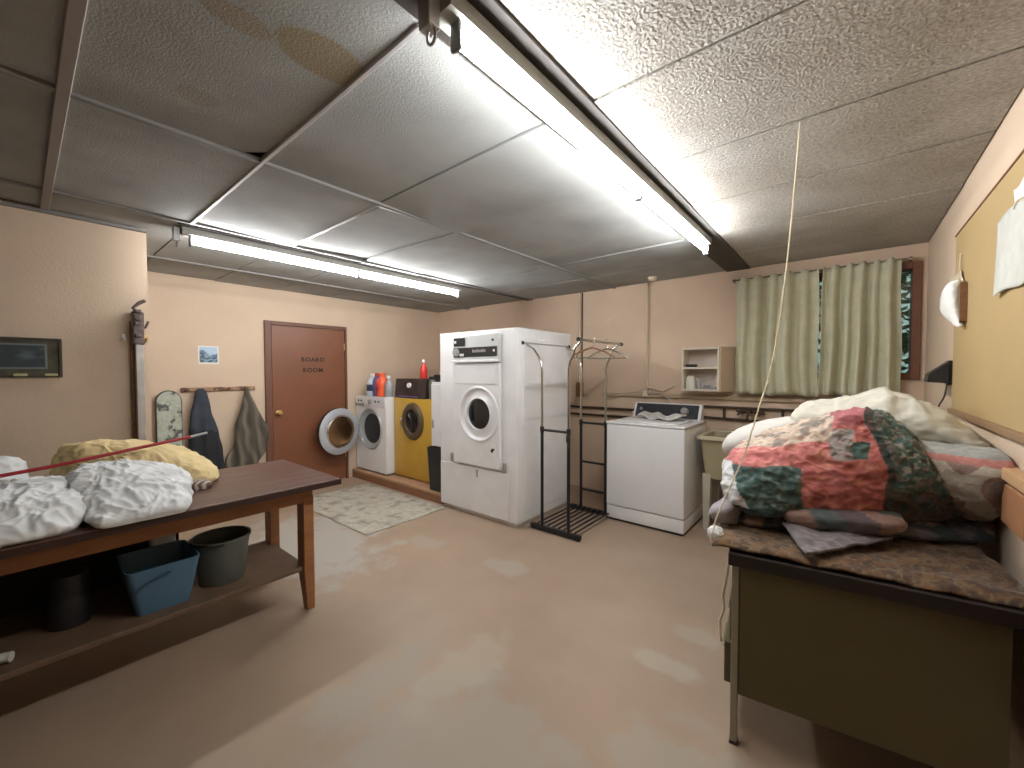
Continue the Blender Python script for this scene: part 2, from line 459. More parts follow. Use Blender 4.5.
# ------------------------------------------------------------------ fluorescent fixtures
def fixture(x, label):
    t = thing('fluorescent_fixture', label, 'ceiling light', (x, 1.87, H - .02), 0, 'fluorescent strip lights')
    zc = 2.383
    bm = B(); prism(bm, [(x - .045, zc), (x + .033, zc), (x + .035, zc + .02), (x + .035, H - .013), (x - .045, H - .013)], 1, .72, 3.26)
    obj('channel', bm, CHAN, t)
    for y0, y1 in ((.775, 1.985), (2.015, 3.225)):
        bm = B(); lathe(bm, [(.0, y0), (.021, y0 + .001), (.021, y1 - .001), (0, y1)], (x, 0, zc - .034), 'y', 20); obj('tube', bm, TUBE, t, smooth=True)
        for y in (y0, y1):
            s = -1 if y == y0 else 1
            bm = B(); bx(bm, x - .018, x + .018, min(y + s * .001, y + s * .014), max(y + s * .001, y + s * .014), zc - .075, zc + .002, .006, 2); obj('socket', bm, mat('socket', (.18, .18, .18), .5), t)
    bm = B(); bx(bm, x - .05, x - .005, .68, .718, zc - .05, H - .013, .003, 1); obj('end_bracket', bm, GREYM, t)
    bm = B(); pts = [(x - .02 + .016 * cos(a), .70, zc - .066 + .022 * sin(a)) for a in [2 * pi * k / 14 for k in range(14)]]
    tube(bm, pts, .004, 8, closed=True); obj('hook', bm, GREYM, t)
    return t
fx = fixture(-.825, 'long two-tube fluorescent strip light crossing the ceiling nearer the camera')
f2 = dup(fx, (-3.475, 1.87, H - .02), 'long two-tube fluorescent strip light farther off, towards the brown door')

# ceiling knob, pull string
bm = B(); lathe(bm, [(0, 2.395), (.03, 2.40), (.045, 2.425), (.05, H - .001), (0, H - .001)], (-1.60, 4.25, 0)); tag(obj('smoke_detector', bm, CONDM, smooth=True), 'small round beige detector on the ceiling near the window wall', 'detector')
bm = B()
pts = [(-.165, 2.0, H - .002), (-.178, 1.99, 2.2), (-.20, 1.97, 1.85), (-.235, 1.93, 1.5), (-.27, 1.84, 1.3), (-.31, 1.79, 1.12), (-.355, 1.74, .98), (-.385, 1.70, .88), (-.395, 1.68, .80)]
P2 = [catmull([list(p) for p in pts], k / 40) for k in range(41)]
tube(bm, P2, .0028, 7)
lathe(bm, [(0, .79), (.006, .795), (.007, .81), (.002, .83), (0, .83)], (-.395, 1.68, 0))
tag(obj('pull_string', bm, STRING, smooth=True), 'long thin white string hanging from the ceiling onto the pile of quilts', 'string')

# ------------------------------------------------------------------ door in the left wall
dr = B(); y0, y1, dz = 1.845, 2.86, 2.065
bx(dr, LX + .001, LX + .03, y0, y0 + .07, 0, dz, .004, 1); bx(dr, LX + .001, LX + .03, y1 - .03, y1, 0, dz, .004, 1)
bx(dr, LX + .001, LX + .03, y0 + .07, y1 - .03, dz - .045, dz, .004, 1)
FRM = mat('door_frame_brown', (.15, .065, .038), .5)
door = struct(obj('door_1', dr, FRM))
bm = B(); bx(bm, LX + .002, LX + .02, y0 + .075, y1 - .035, .012, dz - .05, .003, 1); dl = obj('door_panel', bm, DOORP, door)
bm = B(); lathe(bm, [(0, .0), (.028, .001), (.028, .008), (.012, .012), (.011, .035), (.024, .042), (.03, .055), (.024, .068), (0, .072)], (LX + .02, y0 + .135, .97), 'x'); obj('door_knob', bm, BRASS, dl, smooth=True)
for z in (.3, 1.75):
    bm = B(); tube(bm, [(LX + .028, y1 - .04, z), (LX + .028, y1 - .04, z + .09)], .007); obj('hinge', bm, BRASS, dl)
def text_mesh(s, size, ext=.002):
    cu = bpy.data.curves.new('t', 'FONT'); cu.body = s; cu.size = size; cu.extrude = ext; cu.align_x = 'CENTER'; cu.space_character = 1.25; cu.offset = size * .03
    to = bpy.data.objects.new('t', cu); COL.objects.link(to)
    me = bpy.data.meshes.new_from_object(to.evaluated_get(bpy.context.evaluated_depsgraph_get()))
    bm = B(); bm.from_mesh(me); bpy.data.objects.remove(to); bpy.data.curves.remove(cu); bpy.data.meshes.remove(me)
    return bm
LETT = mat('letter_brown', (.035, .012, .006), .5)
for s, zz, sz in (('BOARD', 1.575, .075), ('ROOM', 1.44, .075)):
    bm = text_mesh(s, sz)
    bm.transform(Matrix.Translation((LX + .0225, 2.40, zz + .015)) @ Matrix(((0, 0, 1, 0), (1, 0, 0, 0), (0, 1, 0, 0), (0, 0, 0, 1))))
    obj('lettering', bm, LETT, dl)

# ------------------------------------------------------------------ left wall: pictures, coat rail, garments, ironing board
p = thing('postcard', 'small square blue landscape picture taped on the wall left of the brown door', 'picture', (LX, 1.30, 1.64))
bm = B(); bx(bm, LX + .001, LX + .004, 1.215, 1.395, 1.545, 1.735); obj('paper_border', bm, PAPER, p)
def landscape(P_, y0, y1, z0, z1):
    def c(co):
        u = (co.y - y0) / (y1 - y0); v = (co.z - z0) / (z1 - z0)
        h = .5 + .14 * sin(5 * u + 1) + .1 * noise.noise(Vector((u * 5, 2, 1)))
        if v > h + .18: return (.42, .55, .68)
        if v > h: return (.10, .19, .30) if v < h + .1 + .08 * sin(9 * u) else (.35, .48, .6)
        return (.05, .10, .14) if noise.noise(Vector((u * 4, v * 9, 0))) > 0 else (.20, .30, .36)
    return c
def picgrid(y0, y1, z0, z1, x, col):
    return grid(lambda u, v: Vector((x, y0 + (y1 - y0) * u, z0 + (z1 - z0) * v)), 40, 40, .002, col)
obj('print', picgrid(1.225, 1.385, 1.56, 1.725, LX + .0065, landscape(0, 1.225, 1.385, 1.56, 1.725)), mat('glossy_print', (1, 1, 1), .4, attr=True), p)

fp = thing('framed_picture', 'dark framed wide picture with mossy border on the near left wall', 'picture', (PX, -.05, 1.55))
bm = B(); MOSS = mat('moss_border', (.09, .085, .055), .8, var=.3, vs=20)
frame(bm, -.32, .175, 1.425, 1.66, .012, 0, 1)
for v in bm.verts: v.co = Vector((PX + .001 + .02 * v.co.y, v.co.x, v.co.z))
obj('frame', bm, mat('dark_frame', (.05, .04, .025), .5), fp)
bm = B(); bx(bm, PX + .002, PX + .010, -.31, .165, 1.435, 1.65); obj('mount', bm, MOSS, fp)
bm = B(); frame(bm, -.24, .115, 1.475, 1.625, .010, 0, 1)
for v in bm.verts: v.co = Vector((PX + .010 + .004 * v.co.y, v.co.x, v.co.z))
obj('inner_frame', bm, mat('silver_frame', (.16, .19, .19), .4), fp)
def water(co):
    a = noise.noise(Vector((co.y * 14, co.z * 30, 3))); b = 1 if 1.53 < co.z < 1.60 else .3
    return (.03 + .10 * max(a, 0) * b, .05 + .13 * max(a, 0) * b, .06 + .13 * max(a, 0) * b)
obj('print', picgrid(-.23, .105, 1.485, 1.615, PX + .013, water), mat('dark_print', (1, 1, 1), .3, attr=True), fp)
for y in (-.02, .10, ):
    bm = B(); bx(bm, PX + .020, PX + .034, y, y + .055, 1.432, 1.448, .004, 1); obj('clip', bm, mat('lichen', (.45, .42, .22), .7), fp)

rail = thing('coat_rail', 'dark wooden peg rail on the wall left of the brown door', 'coat rail', (LX, 1.38, 1.27))
bm = B(); bx(bm, LX + .001, LX + .02, 1.06, 1.74, 1.25, 1.295, .004, 1); obj('board', bm, mat('rail_wood', (.13, .065, .035), .5, col2=(.34, .20, .11), c2s=9, c2lo=.48, c2hi=.55), rail)
for y in (1.10, 1.21, 1.34, 1.47, 1.64):
    bm = B(); tube(bm, [(LX + .02, y, 1.27), (LX + .06, y, 1.272), (LX + .075, y, 1.285)], [.008, .007, .01], 8); obj('peg', bm, BRASS if y in (1.21, 1.64) else WOODD, rail)

def garment(levels, fold, nfold, ph, mat_, color=None):
    def disp(p):
        yy = p.y; k = (levels[-1][0] - p.z)
        return fold * min(1, k * 2.2) * (sin(yy * nfold + ph + 1.5 * p.z) + .5 * nz(p, 9)) + .012 * nz(p, 6)
    return loft(levels, 80, 50, disp, None, color)
def cn(co):
    d = nz(co, 12) * .01
    return (.038 + d, .048 + d, .066 + d) if co.z + .25 * (co.y - 1.2) > .86 + .03 * nz(co, 8) else (.018, .02, .025)
lv = [(.40, -5.20, 1.225, .045, .16, 2.6, 0), (.55, -5.20, 1.225, .05, .155, 2.6, 0), (.80, -5.20, 1.225, .05, .125, 2.4, 0), (1.0, -5.20, 1.215, .048, .095, 2.2, 0),
      (1.15, -5.20, 1.212, .045, .065, 2.2, 0), (1.25, -5.215, 1.21, .04, .045, 2, 0), (1.285, -5.225, 1.21, .02, .02, 2, 0)]
g1 = obj('jacket', garment(lv, .014, 55, 1, None, cn), ATTR, smooth='all'); tag(g1, 'navy and black jacket hanging from the peg rail, the left of the two garments', 'jacket', 'garments on the peg rail')
def cg(co):
    s = .5 + .5 * sin(co.y * 60 + co.z * 6 + 3 * nz(co, 5)); s2 = max(0, s - .35)  # light and dark of the folds painted in as stripes
    return (.075 + .16 * s2, .066 + .135 * s2, .05 + .105 * s2)
lv = [(.40, -5.20, 1.58, .05, .15, 2.4, 0), (.50, -5.20, 1.60, .05, .175, 2.4, 0), (.72, -5.20, 1.655, .052, .165, 2.4, 0), (.90, -5.20, 1.655, .05, .125, 2.2, 0), (1.08, -5.20, 1.645, .045, .075, 2.2, 0),
      (1.2, -5.215, 1.635, .035, .035, 2, 0), (1.275, -5.225, 1.635, .015, .015, 2, 0)]
g2 = obj('coat', garment(lv, .02, 48, 2, None, cg), ATTR, smooth='all'); tag(g2, 'creased grey-brown coat hanging from the peg rail beside the door frame', 'coat', 'garments on the peg rail')

ib = thing('ironing_board', 'narrow round-topped ironing board in speckled grey-green cover, leaning on the wall', 'ironing board', (LX + .07, .95, 0))
def rtop(y0, y1, z0, z1, n=18):
    r = (y1 - y0) / 2; c = (y0 + y1) / 2
    return [(y0, z0)] + [(c - r * cos(a), z1 - r * 1.1 + r * 1.1 * sin(a)) for a in [pi * k / n for k in range(n + 1)]] + [(y1, z0)]
bm = B(); prism(bm, rtop(.845, 1.055, .02, 1.275), 0, LX + .05, LX + .075); obj('board', bm, mat('board_edge', (.05, .05, .045), .6), ib)
bm = B(); prism(bm, rtop(.855, 1.045, .03, 1.265), 0, LX + .075, LX + .09)
obj('cover', bm, mat('speckled_cover', (.40, .43, .36), .8, col2=(.09, .10, .09), c2s=11, c2lo=.55, c2hi=.62, var=.15, vs=30, bump=.3), ib)

# tall metal bar leaning at the partition, and wall hooks
mb = thing('metal_post', 'tall pale metal bar with a dark clamp on top, standing against the near left wall', 'post', (PX + .05, .52, 0))
bm = B(); bx(bm, PX + .03, PX + .075, .503, .545, 0, 1.66, .004, 1); obj('bar', bm, mat('bar_metal', (.50, .48, .46), .4, .5, var=.15, vs=8), mb)
bm = B(); bx(bm, PX + .002, PX + .03, .485, .535, 0, 1.80, .003, 1); obj('backing_strip', bm, WOODD, mb)
bm = B(); bx(bm, PX + .025, PX + .085, .49, .55, 1.64, 1.86, .008, 2)
for z, s in ((1.70, .02), (1.78, .016), (1.86, .022)):
    bx(bm, PX + .03 - s, PX + .085 + s, .50, .535, z - .012, z + .012, .004, 1)
tube(bm, [(PX + .05, .50, 1.74), (PX + .06, .56, 1.76), (PX + .05, .575, 1.80)], .008)
tube(bm, [(PX + .05, .53, 1.84), (PX + .06, .50, 1.885), (PX + .06, .53, 1.92), (PX + .06, .56, 1.94)], .011)
lathe(bm, [(0, .0), (.022, .002), (.022, .02), (0, .022)], (PX + .085, .52, 1.82), 'x', 14)
obj('clamp', bm, mat('clamp_dark', (.13, .10, .09), .4, .5, var=.4, vs=40), mb)
for y, lab in ((.455, 'small white plastic hook on the wall left of the tall metal bar'), (.568, 'small brass hook at the wall corner right of the tall metal bar')):
    bm = B(); bx(bm, PX + .001, PX + .010, y - .012, y + .008, 1.665, 1.71, .003, 1); tube(bm, [(PX + .01, y - .002, 1.68), (PX + .03, y - .002, 1.672), (PX + .034, y - .002, 1.69)], .004)
    tag(obj('wall_hook', bm, WPL if y < .5 else BRASS), lab, 'hook')

# ------------------------------------------------------------------ platform, rug
pf = thing('wooden_platform', 'low brown wooden platform carrying the washers in the far corner', 'platform', (-4.35, 3.7, 0))
bm = B(); bx(bm, LX + .003, -3.42, 2.92, WY - .03, .085, .115, .004, 1); obj('deck', bm, mat('deck_wood', (.40, .235, .14), .5, var=.12, vs=8), pf)
bm = B(); bx(bm, LX + .003, -3.42, 2.925, 2.965, 0, .085, .002, 1); bx(bm, -3.46, -3.42, 2.965, WY - .03, 0, .085); bx(bm, LX + .003, LX + .05, 2.965, WY - .03, 0, .085); obj('skirt', bm, WOODP, pf)
bm = B()
rg = [(-4.55, 1.93), (-3.30, 1.93), (-3.30, 2.86), (-4.95, 2.86), (-4.95, 2.2)]
def rugf(u, v):
    x = -4.80 + 1.52 * u; y = 1.93 + .93 * v
    return Vector((x + .012 * nz((x, y, 0), 9), y + .015 * nz((x, y, 5), 8), .008 + .006 * max(0, nz((x, y, 0), 5)) + .010))
bm = grid(rugf, 70, 45, .008)
zmin = min(v.co.z for v in bm.verts)
for v in bm.verts: v.co.z -= zmin - .001
tag(obj('rug', bm, RUGM, smooth='all'), 'worn grey-beige rug on the floor in front of the washers', 'rug')

# ------------------------------------------------------------------ laundry machines
def machine_body(bm, x0, x1, y0, y1, z0, z1, cx, cz, r, seg=64):
    ring = plate_hole(bm, x0, x1, z0, z1, cx, cz, r, y0, seg)
    vs = bx(bm, x0, x1, y0, y1, z0, z1)
    f = [f for f in bm.faces if len(f.verts) == 4 and all(v in vs for v in f.verts) and all(abs(v.co.y - y0) < 1e-5 for v in f.verts)]
    bmesh.ops.delete(bm, geom=f, context='FACES_ONLY')
    bmesh.ops.remove_doubles(bm, verts=bm.verts, dist=1e-5)

# white front loader, door swung open
ZP = .116
fl = thing('front_loading_washer', 'white front-loading washer with its round door hanging open, on the brown platform', 'washing machine', (-4.92, 3.3, ZP))
x0, x1, fy, z0, z1 = LX + .02, -4.56, 2.985, ZP + .02, 1.13
cx, cz = -4.925, .70
bm = B(); machine_body(bm, x0, x1, fy, 3.62, z0, z1, cx, cz, .235); obj('body', bm, WHITE, fl)
for (fx_, fy_) in ((x0 + .05, fy + .06), (x1 - .05, fy + .06), (x0 + .05, 3.55), (x1 - .05, 3.55)):
    bm = B(); lathe(bm, [(0, ZP), (.02, ZP), (.02, z0), (0, z0)], (fx_, fy_, 0), 'z', 12); obj('foot', bm, BLACK, fl)
bm = B(); lathe(bm, [(.235, fy), (.262, fy - .018), (.275, fy - .012), (.283, fy + .0), (.27, fy + .004), (.20, fy + .03), (.195, fy + .05), (.235, fy + .03), (.235, fy)], (cx, 0, cz), 'y', 48)
obj('door_ring', bm, mat('silver_ring', (.50, .52, .52), .3, .5), fl, smooth=True)
bm = B(); lathe(bm, [(.235, fy + .03), (.205, fy + .08), (.22, fy + .12), (.24, fy + .5), (0, fy + .5)], (cx, 0, cz), 'y', 48)
obj('drum', bm, mat('drum_dark', (.05, .05, .055), .35, .6), fl, smooth=True)
bm = B(); bx(bm, x0 + .004, x1 - .004, fy - .012, fy - .001, .995, 1.12, .004, 1); cp = obj('control_panel', bm, WHITE2, fl)
bm = B(); lathe(bm, [(0, fy - .035), (.028, fy - .033), (.032, fy - .013), (0, fy - .013)], (cx + .02, 0, 1.06), 'y', 20); obj('dial', bm, GREYP, cp, smooth=True)
for xx in (-5.19, -5.12, -4.78, -4.70):
    bm = B(); bx(bm, xx - .015, xx + .015, fy - .018, fy - .0125, 1.055, 1.08, .002, 1); obj('button', bm, BLACK, cp)
bm = B(); bx(bm, x0 + .01, x0 + .24, fy - .02, fy - .0125, 1.00, 1.035, .003, 1); obj('detergent_drawer', bm, GREYP, cp)
# open door: hinged on the left edge, standing out towards the room
hx, hy = cx - .265, fy - .03
ang = radians(-79)
def dm(bm):
    bm.transform(Matrix.Translation((hx, hy, cz - .02)) @ Matrix.Rotation(ang, 4, 'Z') @ Matrix.Scale(1.06, 4) @ Matrix.Translation((.285, 0, 0)))
    return bm
bm = B(); lathe(bm, [(.178, -.03), (.22, -.035), (.26, -.03), (.285, -.01), (.285, .015), (.25, .03), (.22, .036), (.183, .03), (.178, -.03)], (0, 0, 0), 'y', 56)
wd = obj('washer_door', dm(bm), mat('door_ring_grey', (.46, .48, .52), .35, .2), fl, smooth=True); wd['label'] = 'grey round door swung open with a clear bowl'
bm = B(); lathe(bm, [(.26, -.036), (.283, -.034), (.290, -.02), (.290, .0), (.284, .008)] , (0, 0, 0), 'y', 56)
obj('outer_rim', dm(bm), BLACK, wd, smooth=True)
bm = B(); lathe(bm, [(.179, .028), (.170, .05), (.14, .08), (.07, .10), (0, .105), (0, .099), (.068, .094), (.137, .074), (.164, .047), (.172, .02), (.179, .028)], (0, 0, 0), 'y', 48)
obj('glass_bowl', dm(bm), BOWL, wd, smooth=True)
bm = B(); lathe(bm, [(.174, .02), (.186, .046), (.205, .038), (.20, .03)], (0, 0, 0), 'y', 48); obj('bowl_ring', dm(bm), CHROME, wd, smooth=True)
bm = B(); bx(bm, -.31, -.27, -.02, .02, -.06, .06, .006, 2); obj('hinge', dm(bm), GREYM, wd)

# harvest gold dryer
gd = thing('gold_dryer', 'mustard gold dryer with round dark window and black console, beside the white washer', 'dryer', (-4.15, 3.4, ZP))
gx0, gx1, gy, gz0, gz1 = -4.535, -3.775, 3.09, ZP + .015, 1.125
bm = B(); bx(bm, gx0, gx1, gy, 3.74, gz0, gz1, .012, 2); bx(bm, gx0 + .03, gx1 - .03, gy + .03, 3.7, ZP, gz0); obj('body', bm, GOLD, gd, smooth=True)
gcx, gcz = -4.14, .845
bm = B(); lathe(bm, [(.145, gy - .004), (.15, gy - .03), (.20, gy - .034), (.228, gy - .016), (.232, gy - .0005), (.145, gy - .0005), (.145, gy - .004)], (gcx, 0, gcz), 'y', 48, sx=.92)
gdr = obj('door_ring', bm, mat('bronze_ring', (.16, .115, .07), .35, .5), gd, smooth=True)
bm = B(); lathe(bm, [(0, gy - .022), (.08, gy - .02), (.149, gy - .008), (.149, gy - .001), (0, gy - .001)], (gcx, 0, gcz), 'y', 48, sx=.92); obj('glass', bm, DGLASS, gdr, smooth=True)
bm = B(); tube(bm, [(gcx - .19, gy - .03, gcz + .03), (gcx - .19, gy - .05, gcz), (gcx - .185, gy - .05, gcz - .05), (gcx - .175, gy - .03, gcz - .09)], .009); obj('handle', bm, CHROME, gdr, smooth=True)
bm = B(); prism(bm, [(3.095, gz1 + .0005), (3.36, gz1 + .0005), (3.36, gz1 + .245), (3.125, gz1 + .245)], 0, gx0 + .005, gx1 - .13); gc = obj('console', bm, mat('console_dark', (.045, .03, .028), .4, var=.5, vs=16), gd)
bm = B(); lathe(bm, [(0, -.03), (.03, -.028), (.034, 0), (0, 0)], (0, 0, 0), 'y', 20)
bm.transform(Matrix.Translation((-4.23, 3.118, gz1 + .16)) @ Matrix.Rotation(radians(-7), 4, 'X')); obj('knob', bm, WPL, gc, smooth=True)
bm = B(); bx(bm, -4.43, -4.05, 3.088, 3.094, gz1 + .015, gz1 + .03); obj('trim_strip', bm, PURP, gc)

# jars standing at the right of the console
def bottle(name, x, y, z, prof, m, cap, label, cat, extras=()):
    t = thing(name, label, cat, (x, y, z))
    bm = B(); lathe(bm, [(r, z + .0015 + h) for r, h in prof], (x, y, 0), 'z', 24, sx=1.0); obj('body', bm, m, t, smooth=True)
    h = prof[-1][1]; r = max(prof[-2][0], .012)
    bm = B(); lathe(bm, [(0, z + h - .002), (r * 1.25, z + h - .002), (r * 1.25, z + h + .028), (r * .9, z + h + .035), (0, z + h + .035)], (x, y, 0), 'z', 20); obj('cap', bm, cap, t, smooth=True)
    for e in extras: e(t)
    return t
zt = 1.1305
def lab1(t):
    bm = B(); lathe(bm, [(.0915, zt + .07), (.092, zt + .072), (.090, zt + .155), (.088, zt + .157)], (-5.00, 3.085, 0), 'z', 28); obj('wrap_label', bm, NAVY, t, smooth=True)
bottle('detergent_jug', -5.00, 3.085, zt, [(0, 0), (.085, 0), (.09, .01), (.089, .16), (.075, .21), (.04, .25), (.03, .26), (.03, .27), (0, .27)], LBLUE, WPL, 'pale blue-white detergent jug with a navy band on top of the white washer', 'bottle', (lab1,))
bottle('detergent_bottle', -4.885, 3.07, zt, [(0, 0), (.055, 0), (.06, .01), (.06, .20), (.04, .25), (.022, .265), (.022, .275), (0, .275)], PURP, REDP, 'slim purple and red bottle between the pale jug and the orange-red bottle', 'bottle')
def hand(t):
    bm = B(); tube(bm, [(-4.755, 3.005, zt + .10), (-4.74, 2.98, zt + .14), (-4.745, 2.98, zt + .2), (-4.755, 3.02, zt + .235)], .012); obj('grip', bm, REDP, t, smooth=True)
bottle('detergent_bottle', -4.765, 3.075, zt, [(0, 0), (.07, 0), (.075, .012), (.068, .10), (.075, .17), (.06, .235), (.03, .26), (.03, .28), (0, .28)], ORNG, ORNG, 'bright orange-red detergent bottle on top of the white washer', 'bottle', (hand,))
bottle('spray_bottle', -4.63, 3.08, zt, [(0, 0), (.05, 0), (.055, .01), (.055, .13), (.045, .18), (.02, .22), (.018, .24), (0, .24)], GREYP, WPL, 'clear grey bottle with white cap at the right edge of the white washer', 'bottle')
bottle('jar', -3.845, 3.17, 1.1255, [(0, 0), (.05, 0), (.052, .01), (.052, .2), (.045, .23), (.04, .24), (0, .24)], mat('olive_jar', (.13, .15, .10), .4), BLACK, 'olive grey jar beside the console on the gold dryer', 'jar')

# white cabinet between the gold dryer and the big dryer, tray and bottles on it
wc = thing('storage_cabinet', 'narrow white metal cabinet squeezed between the gold dryer and the big dryer', 'cabinet', (-3.6, 3.5, 0))
bm = B(); bx(bm, -3.768, -3.43, 3.085, 3.74, ZP + .001, 1.335, .006, 2); obj('body', bm, WHITE2, wc)
bm = B(); bx(bm, -3.766, -3.44, 3.073, 3.084, .15, 1.31, .004, 1); dd = obj('door', bm, WHITE2, wc)
bm = B(); bx(bm, -3.74, -3.72, 3.055, 3.0725, .8, .9, .004, 1); obj('handle', bm, GREYM, dd)
bm = B()
def tubm(bm, x0, x1, y0, y1, z0, z1, tx, ty, th, bev=.02):
    """open tub: bottom rectangle grows to the rim by tx,ty"""
    def ring(ix, iy, z, n=6, r=.03):
        X0, X1, Y0, Y1 = x0 - ix, x1 + ix, y0 - iy, y1 + iy; out = []
        for cx_, cy_, a0 in ((X1 - r, Y1 - r, 0), (X0 + r, Y1 - r, 90), (X0 + r, Y0 + r, 180), (X1 - r, Y0 + r, 270)):
            for k in range(n + 1):
                a = radians(a0 + 90 * k / n); out.append(bm.verts.new((cx_ + r * cos(a), cy_ + r * sin(a), z)))
        return out
    R_ = [ring(0, 0, z0), ring(tx, ty, z1), ring(tx - th, ty - th, z1), ring(-th, -th, z0 + th)]
    for A, C in zip(R_[:-1], R_[1:]):
        m_ = len(A)
        for k in range(m_): bm.faces.new((A[k], A[(k + 1) % m_], C[(k + 1) % m_], C[k]))
    bm.faces.new(R_[0]); bm.faces.new(R_[-1])
tubm(bm, -3.74, -3.45, 3.10, 3.45, 1.3365, 1.42, .012, .012, .006)
tag(obj('tray', bm, BLACK), 'black plastic tray on top of the narrow white cabinet', 'tray')
bottle('spray_bottle', -4.06, 3.2, 1.3715, [(0, 0), (.04, 0), (.045, .01), (.045, .12), (.03, .16), (.018, .18), (.016, .20), (0, .20)], REDP, WPL, 'red spray bottle with white head standing on the black console of the gold dryer', 'bottle')
bottle('bottle', -3.67, 3.18, 1.3435, [(0, 0), (.04, 0), (.042, .01), (.04, .09), (.018, .12), (.016, .13), (0, .13)], WPL, WPL, 'short white bottle in the black tray', 'bottle')
bottle('bottle', -3.58, 3.22, 1.3435, [(0, 0), (.04, 0), (.042, .01), (.04, .13), (.018, .17), (.016, .18), (0, .18)], ORNG, REDP, 'orange bottle at the middle of the black tray', 'bottle')
bottle('bottle', -3.505, 3.17, 1.3435, [(0, 0), (.035, 0), (.038, .01), (.036, .10), (.018, .14), (.016, .15), (0, .15)], REDP, WPL, 'red bottle with white cap at the right end of the black tray', 'bottle')
bm = B(); tubm(bm, -3.67, -3.46, 2.95, 3.035, ZP + .001, .60, .03, .012, .006)
tag(obj('waste_bin', bm, BLACK, smooth=True), 'tall black waste bin on the platform beside the big white dryer', 'bin')

# big white industrial dryer
bd = thing('industrial_dryer', 'tall white industrial dryer with round black window standing in the middle', 'dryer', (-2.86, 3.35, 0))
X0, X1, Y0, Y1, Z1 = -3.395, -2.325, 2.89, 3.82, 1.86
bm = B(); bx(bm, X0, X1, Y0, Y1, .035, Z1, .02, 3); bx(bm, X0 + .03, X1 - .03, Y0 + .03, Y1 - .03, 0, .035); body = obj('body', bm, WHITE2, bd, smooth=True)
pcx, pcz, pr_ = -2.785, 1.04, .255
bm = B(); prx0, prx1, pz0, pz1 = -3.145, -2.515, .53, 1.815
ring = plate_hole(bm, prx0, prx1, pz0, 1.535, pcx, pcz, pr_, Y0 - .035)
vs = bx(bm, prx0, prx1, Y0 - .035, Y0 - .001, pz0, 1.535)
f = [f for f in bm.faces if len(f.verts) == 4 and all(v in vs for v in f.verts) and all(abs(v.co.y - Y0 + .035) < 1e-5 for v in f.verts)]
bmesh.ops.delete(bm, geom=f, context='FACES_ONLY'); bmesh.ops.remove_doubles(bm, verts=bm.verts, dist=1e-5)
dpan = obj('door', bm, WHITE2, bd)
bm = B(); lathe(bm, [(.148, Y0 - .02), (.155, Y0 - .042), (.165, Y0 - .038), (.205, Y0 - .012), (.235, Y0 - .012), (.256, Y0 - .046), (.268, Y0 - .044), (.272, Y0 - .0352), (.2545, Y0 - .0352), (.2545, Y0 - .004), (.148, Y0 - .004), (.148, Y0 - .02)], (pcx, 0, pcz), 'y', 64); obj('porthole_dish', bm, WHITE, dpan, smooth=True)
bm = B(); lathe(bm, [(0, Y0 - .036), (.07, Y0 - .034), (.147, Y0 - .024), (.1475, Y0 - .006), (0, Y0 - .006)], (pcx, 0, pcz), 'y', 48); obj('porthole_glass', bm, DGLASS, dpan, smooth=True)
bm = B(); bx(bm, prx0 + .03, prx1 - .03, Y0 - .041, Y0 - .0355, 1.335, 1.51, .003, 1); obj('upper_insert', bm, WHITE, dpan)
bm = B(); prism(bm, [(-2.63, .66), (-2.56, .66), (-2.56, .76), (-2.595, .775), (-2.63, .76)], 1, Y0 - .0375, Y0 - .0355); st = obj('sticker', bm, WPL, dpan)
bm = B(); prism(bm, [(-2.605, .675), (-2.568, .72), (-2.60, .725), (-2.625, .70)], 1, Y0 - .039, Y0 - .0378); obj('emblem', bm, BLACK, st)
for lx, lz in ((prx0 - .045, .56), (prx1 + .05, .55)):
    bm = B(); bx(bm, lx - .010, lx + .010, Y0 - .02, Y0 - .0005, lz - .045, lz + .045, .004, 1); bx(bm, lx - .006, lx + .006, Y0 - .035, Y0 - .02, lz - .02, lz + .05, .002, 1); obj('latch', bm, GREYM, bd)
bm = B(); tube(bm, [(prx0 - .02, Y0 - .02, .98), (prx0 - .02, Y0 - .02, 1.12)], .012); obj('hinge', bm, WHITE2, bd)
bm = B(); bx(bm, prx0, prx1, Y0 - .035, Y0 - .0005, 1.545, pz1, .006, 1); cpn = obj('control_panel', bm, mat('panel_grey', (.60, .62, .62), .35), bd)
bm = B(); bx(bm, prx0 + .01, prx1 - .005, Y0 - .06, Y0 - .0355, 1.545, 1.572, .006, 2); obj('lip', bm, WHITE, cpn)
bm = B(); bx(bm, prx0 + .02, prx0 + .18, Y0 - .043, Y0 - .0355, 1.71, 1.795, .003, 1); di = obj('display', bm, BLACK, cpn)
bm = B(); bx(bm, prx0 + .03, prx0 + .06, Y0 - .046, Y0 - .0435, 1.742, 1.766, .002, 1); obj('button', bm, WPL, di)
bm = B(); bx(bm, prx0 + .015, prx1 - .02, Y0 - .043, Y0 - .0355, 1.60, 1.695, .003, 1); stp = obj('nameplate', bm, BLACK, cpn)
bm = B(); lathe(bm, [(0, Y0 - .075), (.03, Y0 - .073), (.042, Y0 - .0435), (0, Y0 - .0435)], (prx0 + .062, 0, 1.648), 'y', 24); obj('dial', bm, GREYM, stp, smooth=True)
bm = B(); bx(bm, prx0 + .11, prx0 + .17, Y0 - .046, Y0 - .0435, 1.61, 1.635, .002, 1); obj('button', bm, WPL, stp)
bm = B()
xx = prx0 + .29
for k in range(11):
    ww = .013 if k % 3 else .009
    bx(bm, xx, xx + ww, Y0 - .0455, Y0 - .0435, 1.642, 1.668 if k % 4 else 1.674); xx += ww + .005
obj('lettering', bm, GREYM, stp)
